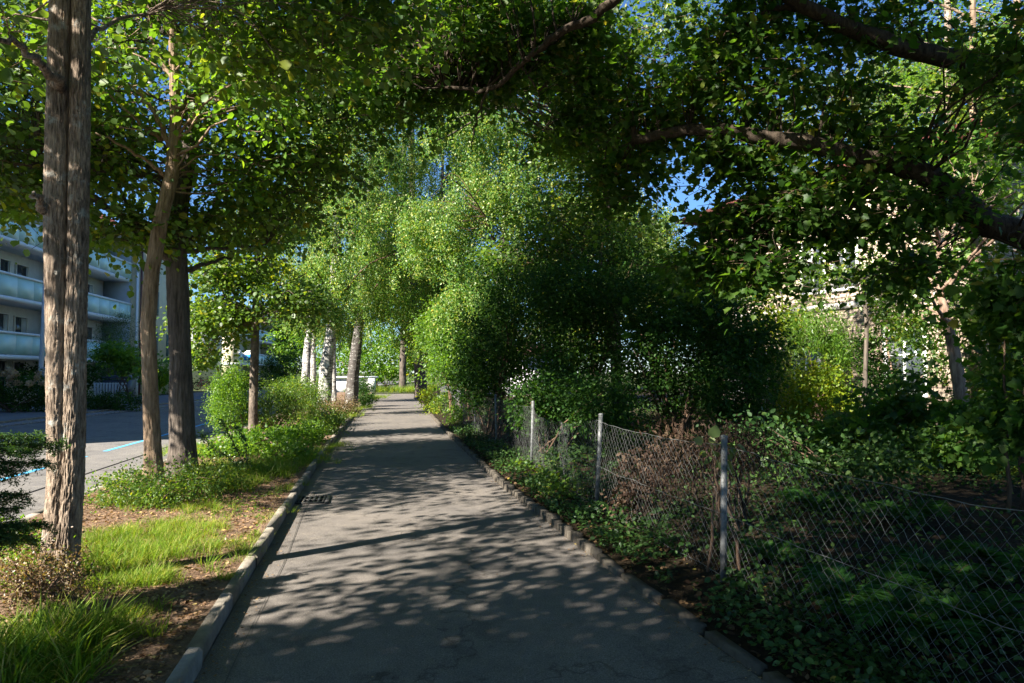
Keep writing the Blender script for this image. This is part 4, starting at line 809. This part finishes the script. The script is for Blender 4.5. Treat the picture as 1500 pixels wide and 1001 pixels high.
gtree('broad leafy tree behind the hedge spreading high over the path', 905, 19, 880, .16, [P6(640, 110, 15, 1.3, 1.2, .8, 75), P6(740, 60, 15.5, 1.4, 1.3, .8, 80), P6(860, 100, 16, 1.3, 1.2, .9, 80), P6(930, 190, 17, 1.0, 1.0, .9, 60), P6(980, 20, 15.5, 1.2, 1.2, .6, 50), P6(860, 230, 18, 1.3, 1.1, .8, 70), P6(820, 330, 18, 1.2, 1.0, .9, 80), P6(920, 350, 17.5, .8, .9, .6, 50), P6(740, 380, 18.5, .8, .8, .5, 40), P6(560, 60, 14.5, 1.0, 1.0, .6, 50), P6(800, 10, 16, 1.6, 1.4, .7, 70)], 511, 'lime', 'bark3', [(900, 450), (892, 330), (885, 230)], sz=.105, lpc=40, toppy=20)
gtree('dense dark tree filling the gaps behind the hedge', 870, 31, 870, .2, [P6(850, 480, 31, 2.4, 1.5, 1.8, 160), P6(1000, 490, 29, 2.2, 1.5, 1.6, 150), P6(740, 520, 30, 1.0, 1.2, 1.0, 60), P6(930, 420, 31, 2.0, 1.5, 1.0, 90)], 512, 'lime', 'bark3', [(870, 500)], sz=.13, lpc=40, toppy=420)
# far end of the path
gtree('brown trunked tree standing on the grass where the path ends', 590, 60, 592, .30, [P6(600, 430, 60, 4.5, 3.5, 3.2, 260), P6(560, 330, 62, 4.5, 4, 4, 200)], 508, 'bright', 'bark3', [(591, 480)], sz=.28, lpc=44)
gtree('dark leaning trunk at the right edge of the far path', 618, 42, 600, .36, [P6(630, 440, 42, 2.4, 2, 2.0, 140), P6(660, 370, 43, 3, 2.6, 2.4, 160)], 509, 'bright', 'bark3', [(612, 500), (606, 470)], sz=.17)
shrub('far_shrub', 'sunlit leafy thicket closing the view at the end of the path', (xat(560, 68), 68, 0), [hs(560, 520, 68, 4.2, 2, 2.6, 170), hs(480, 500, 72, 5, 2, 4, 170)], M['bright'], M['twig'], 44, .6, .26, 'oval', 421, 9)
shrub('far_shrub', 'leafy thicket right of the far path end behind the dark trunk', (xat(650, 64), 64, 0), [hs(650, 510, 64, 4.5, 2, 3.2, 190), hs(740, 480, 64, 5, 2, 4.5, 190)], M['lime'], M['twig'], 44, .6, .26, 'oval', 422, 9)
for k, (px, Y, h, lab) in enumerate(((300, 125, 12, 'distant rounded tree beyond the far apartment block'), (420, 95, 11, 'distant tree left of the path end behind the birches'), (700, 80, 15, 'tall distant tree behind the middle birches'), (840, 70, 13, 'distant tree between the middle birch and the hedge'), (1130, 60, 13, 'distant tree far behind the stone house'))):
    x = xat(px, Y); tree('distant_tree', lab, 'tree', (x, Y, 0), (lambda x, Y, h: lambda tb, rng: [limb(tb, [[x, Y, -.1], [x, Y, h * .5], [x, Y, h * .9]], .4, .1, 8)])(x, Y, h), [(x, Y, h * .62, 4.6, 4, h * .36, 220)], M['lime'], M['bark3'], 40, .9, .36, 'oval', 520 + k, .1, 'distant trees')

# ------------------------------------------------------------------ verge planting on the left
def ve(px, py, z=.08): return gnd(px, py, z)
def gp(px, py, h, rx, ry, rz, n):
    p = ve(px, py); return (p[0], p[1], p[2] + h, rx, ry, rz, n)
shrub('low_shrub', 'low spreading shrub round the feet of the two stems', tuple(ve(240, 730)), [gp(235, 738, .16, .70, .45, .20, 130), gp(300, 722, .18, .45, .45, .20, 80), gp(185, 728, .14, .35, .3, .18, 45)], M['lime'], M['twig'], 40, .12, .032, 'oval', 601, 10, flat=.9)
shrub('low_shrub', 'dry brownish shrub with tiny leaves at the foot of the twin stemmed tree', tuple(ve(70, 880)), [gp(60, 885, .16, .36, .22, .17, 80), gp(10, 870, .18, .3, .25, .18, 46)], M['dry'], M['twig'], 44, .085, .017, 'oval', 602, 30, flat=.9)
shrub('low_shrub', 'yellow green low shrub at the far left edge of the verge', tuple(ve(20, 830)), [gp(15, 840, .2, .35, .3, .2, 60), gp(50, 855, .15, .25, .2, .15, 30)], M['bright'], M['twig'], 34, .1, .03, 'oval', 603, 8, flat=.9)
shrub('hedge_bush', 'tall bright green rounded bush at the left end of the verge hedge', gs(342, 18.6), [hs(340, 600, 18.6, .56, .6, .62, 230), hs(338, 566, 18.6, .46, .5, .50, 150)], M['bright'], M['twig'], 44, .13, .040, 'oval', 604, 9, flat=.9)
shrub('hedge_bush', 'darker green bush right of the slim tree in the verge', gs(400, 19.0), [hs(405, 600, 19, .55, .6, .72, 230), hs(440, 588, 21, .65, .7, .62, 190)], M['lime'], M['twig'], 44, .13, .042, 'oval', 605, 9, flat=.9)
shrub('hedge_bush', 'yellow tipped bush in front of the white birch stems', gs(436, 24), [hs(432, 572, 24, .5, .5, .4, 80), hs(455, 580, 25, .5, .5, .45, 70)], M['bright'], M['twig'], 40, .15, .05, 'oval', 606, 7, flat=.9)
shrub('dry_bush', 'dry brown brush beneath the leaning white birch', tuple(np.array([xat(490, 23.5), 23.5, .05])), [hs(480, 605, 23, .5, .8, .32, 110), hs(505, 595, 26, .4, .8, .35, 80), hs(455, 612, 21.5, .4, .5, .28, 60)], M['dry'], M['twig'], 44, .14, .040, 'oval', 607, 12, flat=.9)
shrub('clipped_bush', 'small clipped dark green box bush beside the far kerb', gs(531, 33), [hs(531, 568, 33, .5, .6, .38, 120), hs(534, 585, 31, .5, .6, .2, 60)], M['hedge'], M['twig'], 40, .12, .05, 'oval', 608, 6, flat=.9)
shrub('ground_cover_bush', 'bright green leafy ground cover at the foot of the slim speckled tree', tuple(ve(385, 655)), [gp(375, 655, .12, .7, .8, .20, 170), gp(440, 650, .14, .5, .9, .24, 130), gp(420, 672, .10, .5, .5, .16, 90), gp(340, 668, .08, .5, .5, .14, 60)], M['bright'], M['twig'], 34, .12, .048, 'round', 609, 8, flat=.9)
shrub('ground_cover_bush', 'deep green leafy clump at the kerb before the brown brush', tuple(ve(470, 635)), [gp(470, 635, .2, .5, .8, .28, 130), gp(485, 622, .2, .4, .8, .25, 80)], M['lime'], M['twig'], 36, .13, .045, 'oval', 610, 8, flat=.9)
# spiky leaning twig plant
p0 = ve(362, 694); root = thing('cotoneaster_sprig', 'dark leaning sprig with tiny leaves reaching left over the verge grass', 'plant', tuple(p0)); b = MB(); rng = np.random.default_rng(7); pp = []
for q in ([p0, p0 + [-.25, 0, .22], p0 + [-.58, .05, .42], p0 + [-.72, .05, .60]], [p0, p0 + [-.15, .1, .25], p0 + [-.33, .15, .55], p0 + [-.45, .15, .78]], [p0, p0 + [-.05, .1, .25], p0 + [-.1, .15, .5], p0 + [-.22, .1, .68]]):
    s = limb(b, q, .010, .004, 6, 14, .006, rng); pp.append(s[2:, :3])
b.build('stem', M['twig'], root, smooth=True); pp = np.repeat(np.concatenate(pp), 26, 0); b = MB()
leaves(b, pp + rng.normal(size=pp.shape) * .025, rng.normal(size=pp.shape) + [0, 0, .3], rng.normal(size=pp.shape) + [0, 0, .6], .03 * (.6 + .8 * rng.random(len(pp))), 'oval'); b.build('foliage', M['yew'], root)
# yew at the far left
rng = np.random.default_rng(71); base = np.array([-3.75, 4.05, .05]); root = thing('yew_shrub', 'dark feathery conifer reaching into the left edge with flat sprays', 'shrub', tuple(base)); b = MB(); lb = MB(); A = []
sk = [limb(b, [base, base + [.05, 0, .8], base + [.0, .05, 1.9]], .035, .012, 8), limb(b, [base + [.12, -.1, 0], base + [.3, -.2, .9], base + [.35, -.2, 1.7]], .03, .01, 8)]
for (px, py, Y) in ((60, 640, 4.6), (84, 652, 4.7), (38, 660, 4.5), (62, 678, 4.55), (14, 690, 4.4), (30, 725, 4.45), (20, 745, 4.4), (64, 768, 4.5), (36, 772, 4.4), (10, 785, 4.35), (46, 790, 4.45), (-20, 640, 4.2), (-30, 700, 4.1), (-60, 760, 4.1), (-80, 660, 4.0), (-120, 600, 4.0), (-100, 720, 3.9), (-40, 800, 4.2)):
    e = at(px, py, Y); s = base + [.05, 0, max(.25, e[2] - .22)]; m = (s + e) / 2 + [0, 0, .10]; bp = limb(b, [s, m, e], .010, .003, 5, 22)[:, :3]; A.append(bp[6:])
    dirv = unit(e - s); sd_ = unit(np.cross(dirv, [0, 0, 1.]))
    for j in range(7, 22):
        for sg in (-1, 1):
            L = (.17 * (1 - (j - 7) / 19) + .03) * (.6 + .7 * rng.random()); d = unit(dirv * .8 + sd_ * sg * (.5 + .6 * rng.random()) + [0, 0, rng.normal() * .5 - .25]); A.append(np.array([bp[j] + d * L * t + np.array([0, 0, -.35 * L * t * t]) for t in np.linspace(0, 1, 8)]))
b.build('stem', M['twig'], root, smooth=True); A = np.repeat(np.concatenate(A), 12, 0); n = len(A); D = rng.normal(size=(n, 3)); D[:, 2] = D[:, 2] * .5 - .1
leaves(lb, A + rng.normal(size=(n, 3)) * .011, D, rng.normal(size=(n, 3)) * .8 + [0, 0, 1], .026 * (.7 + .5 * rng.random(n)), 'slim'); lb.build('foliage', M['yew'], root)

# grass, litter
def grass(name, patches, mat, seed, zfun, label, hvar=.5):
    rng = np.random.default_rng(seed); lb = MB()
    for (x, y, rx, ry, n, h) in patches:
        k = int(n * 1.9); m = max(3, k // 40); tc = np.stack([x + rng.normal(size=m) * rx * .55, y + rng.normal(size=m) * ry * .55], 1); ci = rng.integers(0, m, k); c = tc[ci] + rng.normal(size=(k, 2)) * .035
        P = np.column_stack([c, np.zeros(k)]); P[:, 2] = zfun(P) - .01
        o = c - tc[ci]; D = np.column_stack([o * 9 + rng.normal(size=(k, 2)) * .38, np.ones(k)]); Nn = np.column_stack([-D[:, 0], -D[:, 1], np.full(k, .3)]) + rng.normal(size=(k, 3)) * .3
        leaves(lb, P, D, Nn, h * (.5 + .8 * rng.random(k)) * (.6 + .6 * rng.random(m))[ci], 'blade')
    return tag(lb.build(name, mat), label, 'grass', kind='stuff')
def vzf(P): return .075 + vz(np.column_stack([P[:, :2], np.full(len(P), .075)]))
def gpa(px, py, rx, ry, n, h): p = ve(px, py); return (p[0], p[1], rx, ry, n, h)
grass('verge_grass', [gpa(60, 960, .26, .28, 2600, .24), gpa(20, 990, .3, .3, 1600, .20), gpa(200, 815, .42, .42, 3600, .12), gpa(240, 785, .4, .4, 2400, .10), gpa(160, 790, .3, .35, 1600, .11), gpa(190, 850, .3, .25, 1500, .12), gpa(260, 770, .4, .35, 1400, .09), gpa(300, 800, .25, .3, 420, .09),
      gpa(370, 790, .10, .35, 300, .08), gpa(350, 815, .10, .25, 260, .09), gpa(395, 755, .12, .6, 300, .07), gpa(330, 845, .08, .1, 160, .09), gpa(420, 715, .12, .7, 320, .09), gpa(330, 690, .7, .9, 4200, .15), gpa(310, 660, .7, 1.0, 2600, .15), gpa(390, 690, .5, .9, 2600, .17), gpa(350, 712, .3, .4, 900, .16), gpa(440, 680, .3, .9, 1400, .13), gpa(470, 660, .3, 1.2, 1200, .12),
      gpa(170, 930, .12, .12, 240, .16), gpa(190, 900, .1, .1, 160, .14), gpa(10, 850, .35, .3, 900, .14), gpa(290, 745, .3, .3, 500, .12), gpa(205, 735, .4, .3, 800, .14), gpa(520, 600, .3, 3.0, 2000, .14), gpa(500, 612, .35, 2.5, 2000, .15), gpa(545, 584, .4, 4, 2000, .2)], M['grass'], 701, vzf, 'bright green tufted grass growing on the verge')
rng = np.random.default_rng(702); b = MB(); k = 30000; yy = 2.2 + 12 * rng.random(k) ** 1.5; xx = vl(yy) - .14 - 2.4 * rng.random(k); P = np.column_stack([xx, yy, np.zeros(k)]); P[:, 2] = vzf(P) + .008
leaves(b, P, rng.normal(size=(k, 3)) * [1, 1, .15], rng.normal(size=(k, 3)) * .45 + [0, 0, 1], .014 + .03 * rng.random(k) ** 2, 'oval'); tag(b.build('leaf_litter', M['litter']), 'dry brown leaf crumbs scattered over the bare verge earth', 'leaf litter', kind='stuff')
rng = np.random.default_rng(703); b = MB(); k = 2400; yy = 2.2 + 14 * rng.random(k); xx = vr(yy) + .1 + .75 * rng.random(k) ** 1.3; P = np.column_stack([xx, yy, np.zeros(k)]); P[:, 2] = [gzat(x, y) + .015 for x, y in zip(xx, yy)]
leaves(b, P, rng.normal(size=(k, 3)) * [1, 1, .2], rng.normal(size=(k, 3)) * .5 + [0, 0, 1], .02 + .05 * rng.random(k) ** 2, 'oval'); tag(b.build('fallen_leaves', M['brownleaf']), 'brown fallen leaves lying between the setts and the fence', 'leaf litter', kind='stuff')
b = MB(); k = 2600; yy = 2.2 + 22 * rng.random(k) ** 1.4; t = np.where(rng.random(k) < .08, rng.random(k), np.where(rng.random(k) < .5, .01 + .05 * rng.random(k) ** 2, 1 - .07 * rng.random(k) ** 2)); xx = vl(yy) * (1 - t) + vr(yy) * t
leaves(b, np.column_stack([xx, yy, np.full(k, .012)]), rng.normal(size=(k, 3)) * [1, 1, .1], rng.normal(size=(k, 3)) * .2 + [0, 0, 1], .006 + .026 * rng.random(k) ** 3, 'oval'); tag(b.build('path_leaves', M['litter']), 'small fallen leaves and crumbs gathered along both edges of the path', 'leaf litter', kind='stuff')
rng = np.random.default_rng(705); b = MB(); k = 9000; yy = 2.6 + 13 * rng.random(k) ** 1.3; xx = vl(yy) - .15 - 2.4 * rng.random(k); P = np.column_stack([xx, yy, np.zeros(k)]); P = P[fbm(P * 1.3 + 3, 88, 3) > .52]; m = len(P); P[:, 2] = vzf(P) + .06 * rng.random(m) ** 1.5
leaves(b, P, rng.normal(size=(m, 3)) * [1, 1, .4], rng.normal(size=(m, 3)) * .5 + [0, 0, 1], .014 + .024 * rng.random(m), 'round'); tag(b.build('verge_weeds', M['lime']), 'low clover and small weeds mixed into the verge grass', 'weeds', kind='stuff')
# lawn and undergrowth right
def gzf(P): return .02 + gz(np.column_stack([P[:, :2], np.full(len(P), .02)]))
grass('lawn_grass', [(7.5, 13.5, 2.2, 1.6, 6000, .16), (10, 12.5, 2, 1.5, 5000, .16), (5.6, 15.5, 1.6, 1.4, 4000, .14), (6.2, 11.2, 1.2, 1, 3500, .18), (8.5, 10.0, 1.6, .8, 3500, .18), (9, 16, 2, 1.5, 3000, .15), (-9.2, 58, 3, 2.5, 2600, .5), (-6.5, 60, 2, 2, 1200, .5)], M['grass'], 704, gzf, 'patches of long grass in the garden and beyond the path end')
def cover(name, fx, n, y0, y1, size, hmax, mat, seed, label, shape='oval', pw=1.0):
    rng = np.random.default_rng(seed); y = y0 + (y1 - y0) * rng.random(n) ** 1.4; x = fx(y, rng.random(n)); P = np.column_stack([x, y, np.zeros(n)]); keep = fbm(P * 1.6, seed, 3) > .34; P = P[keep]; m = len(P)
    hh = hmax * (.3 + 1.2 * fbm(P * 1.1 + 5, seed + 3, 2)); P[:, 2] = gzf(P) + hh * rng.random(m) ** pw
    b = MB(); leaves(b, P, rng.normal(size=(m, 3)) * [1, 1, .5], rng.normal(size=(m, 3)) * .6 + [0, -.2, 1], size * (.5 + .9 * rng.random(m)), shape)
    return tag(b.build(name, mat), label, 'ground cover', kind='stuff')
def fencex(y): return np.interp(y, [p[1] for p in FP], [p[0] for p in FP])
cover('ivy', lambda y, t: vr(y) + .14 + (fencex(y) - vr(y) - .05) * t, 12000, 2.3, 20, .042, .22, M['ivy'], 711, 'dark ivy creeping along the foot of the wire fence')
cover('undergrowth', lambda y, t: fencex(y) + .1 + 7.0 * t ** 1.3, 34000, 1.5, 14, .045, .26, M['under'], 712, 'tangled dark undergrowth filling the garden behind the fence')
cover('garden_weeds', lambda y, t: fencex(y) + .3 + 12 * t, 26000, 11, 30, .09, .4, M['under'], 714, 'dark leafy weeds covering the garden floor under the hedge')
cover('weeds', lambda y, t: vr(y) + .3 + .7 * t, 900, 8.8, 12.2, .055, .26, M['lime'], 713, 'fresh green weeds round the foot of the loose fence panel', 'round')

# ferns behind the fence
def fern(base, label, n, L, seed):
    rng = np.random.default_rng(seed); base = np.asarray(base, float); root = thing('fern', label, 'fern', tuple(base), 'ferns behind the fence'); sb = MB(); lb = MB()
    for k in range(n):
        a = k * 2.39996 + rng.normal() * .2; l = L * (.7 + .5 * rng.random()); d = np.array([math.cos(a), math.sin(a), 0]); t = np.linspace(0, 1, 40)
        p = base + d * (l * .75 * t)[:, None] + np.array([0, 0, 1]) * (l * (.95 * t - .75 * t ** 2.2))[:, None]; sb.tube(p[::5], np.linspace(.0035, .0012, len(p[::5])), 4)
        tg = unit(np.gradient(p, axis=0)); sd = unit(np.cross(tg, [0, 0, 1.])); nr = np.cross(sd, tg)
        for sg in (-1, 1):
            for sub in (0, .5):
                q = p[3:] + tg[3:] * sub * l / 40; leaves(lb, q, sd[3:] * sg + tg[3:] * .5 + rng.normal(size=(37, 3)) * .10, nr[3:] + rng.normal(size=(37, 3)) * .3, (l * .24 * np.sin(np.pi * np.clip(t[3:], 0, 1) ** .7) + .008) * (.75 + .4 * rng.random(37)), 'pinna')
    sb.build('stem', M['twig'], root); lb.build('frond', M['fern'], root)
FERNS = [((1265, 905, .06), 'fern with wide fronds low behind the nearest fence panel', 11, .62), ((1350, 950, .06), 'fern at the bottom right corner close to the wire', 11, .62), ((1390, 880, .08), 'upright fern right of the wide low one', 9, .58), ((1135, 830, .08), 'small fern just right of the near fence post', 9, .42), ((1480, 860, .08), 'fern cut by the right edge of the view', 10, .6),
         ((1200, 760, .1), 'fern in the deep shade midway behind the fence', 9, .55), ((1330, 780, .1), 'tall fern under the top wire at the right', 10, .6), ((930, 745, .06), 'little fern left of the near fence post', 8, .36), ((1440, 950, .06), 'broad fern beneath the right end of the mesh', 10, .6), ((1150, 920, .05), 'low fern spreading at the foot of the mesh', 9, .45)]
for k, (g3, lab, n, L) in enumerate(FERNS):
    p = gnd(*g3); p[0] = max(p[0], float(fencex(p[1])) + .35); fern((p[0], p[1], gzat(p[0], p[1]) - .02), lab, n, L, 800 + k)
# leggy saplings behind the fence
def sapling(label, px, Y, patches, seed, lm='maple', size=.10):
    shrub('sapling', label, (xat(px, Y), Y, .08), patches, M[lm], M['twig'], 26, .28, size, 'maple' if lm == 'maple' else 'oval', seed, 7, flat=.5, shell=.15)
sapling('dark maple sapling beneath the stone house windows', 1300, 11.5, [hs(1310, 600, 11.5, .65, .6, .3, 46), hs(1240, 635, 11, .6, .5, .2, 34), hs(1330, 560, 11.5, .2, .3, .25, 8)], 440)
sapling('dark leafy sapling in front of the leaning pinkish trunk', 1420, 10.5, [hs(1440, 610, 10.5, .5, .6, .25, 40), hs(1490, 540, 10, .35, .6, .5, 34), hs(1390, 645, 10, .6, .5, .16, 30)], 441)
sapling('tall dark sapling at the right edge behind the fence', 1490, 7.5, [hs(1490, 470, 7.5, .35, .5, .55, 46), hs(1490, 610, 7.5, .3, .5, .35, 30)], 442)
sapling('tangled low sapling behind the right half of the top wire', 1250, 8.5, [hs(1200, 670, 8.5, .55, .5, .16, 34), hs(1290, 680, 8, .5, .5, .16, 34), hs(1120, 640, 9, .45, .5, .2, 34)], 443, 'ivy', .07)
# dead vines
shrub('dead_vines', 'heap of brown dead vines sagging over the fence behind the near post', (2.0, 6.6, .1), [(*at(1030, 632, 6.6), .5, .3, .16, 60), (*at(1000, 665, 6.8), .45, .3, .25, 50), (*at(1090, 640, 6.4), .35, .3, .12, 30)], M['deadleaf'], M['bark4'], 30, .16, .05, 'slim', 431, 13, cat='dead vines', hang=.28)
shrub('dead_vines', 'small clump of dry brown leaves at the fence foot', (xat(945, 7.4), 7.4, .05), [(*at(945, 690, 7.4), .22, .2, .22, 36), (*at(925, 730, 7.2), .14, .15, .16, 20)], M['deadleaf'], M['twig'], 26, .12, .05, 'oval', 432, 8, cat='dead vines')
shrub('vine', 'broad pale leaves of a vine climbing the near fence post', (1.62, 5.45, .05), [(*at(1042, 660, 5.4), .10, .06, .06, 5), (*at(1072, 652, 5.35), .05, .05, .05, 3)], M['limepale'], M['twig'], 4, .07, .085, 'round', 433, 3, cat='vine')

# ------------------------------------------------------------------ planting across the road
rng = np.random.default_rng(90)
hp = gnd(20, 604, .06); root = shrub('hydrangea_bush', 'dark hydrangea bush with dusty pink flower heads before the apartments', tuple(hp), [(hp[0], hp[1] + .5, .75, 2.2, .9, .75, 230), (hp[0] - 2.5, hp[1] - 1, .75, 1.8, .9, .75, 120)], M['hedge'], M['twig'], 36, .25, .09, 'oval', 901, 9)
for k in range(26):
    c = np.array([hp[0] + rng.normal() * 1.1 + .1, hp[1] - .15 + rng.normal() * .2, 1.15 + rng.random() * .55]); b = MB(); m = 70; d = unit(rng.normal(size=(m, 3))); leaves(b, c + d * .11, rng.normal(size=(m, 3)), d, np.full(m, .06), 'round'); b.build('flower_head', M['bloom'], root)
hp = gnd(155, 600, .06); shrub('low_hedge', 'low trimmed dark hedge at the foot of the slatted fence', tuple(hp), [(hp[0], hp[1] + .2, .35, 1.4, .5, .42, 150)], M['hedge'], M['twig'], 40, .18, .07, 'oval', 902, 7)
shrub('garden_conifer', 'dense dark green conifer bush in front of the apartment balconies', gs(165, 41), [hs(165, 530, 41, 1.7, 1.4, 1.3, 190), hs(168, 490, 41, 1.1, 1.0, .9, 90), hs(180, 470, 41, .5, .5, .5, 24)], M['yew'], M['twig'], 46, .3, .10, 'slim', 903, 7)
shrub('young_maple', 'young maple with light lobed leaves by the waste container', gs(178, 33), [hs(170, 515, 33, .9, .8, .35, 46), hs(190, 535, 33, .6, .6, .3, 30), hs(228, 545, 30, .4, .5, .6, 30)], M['bright'], M['twig'], 26, .3, .15, 'maple', 904, 6)
shrub('dark_hedge', 'clipped dark hedge before the distant apartment block', gs(415, 66), [hs(418, 535, 66, 2.6, 1.4, 1.5, 190), hs(360, 560, 62, 4.2, 1.2, .8, 120)], M['hedge'], M['twig'], 40, .35, .13, 'oval', 905, 7)
shrub('dark_hedge', 'dark shrub strip along the pavement under the left balconies', gs(90, 38), [hs(90, 548, 38, 2.4, .8, .8, 140)], M['hedge'], M['twig'], 40, .3, .11, 'oval', 906, 7)
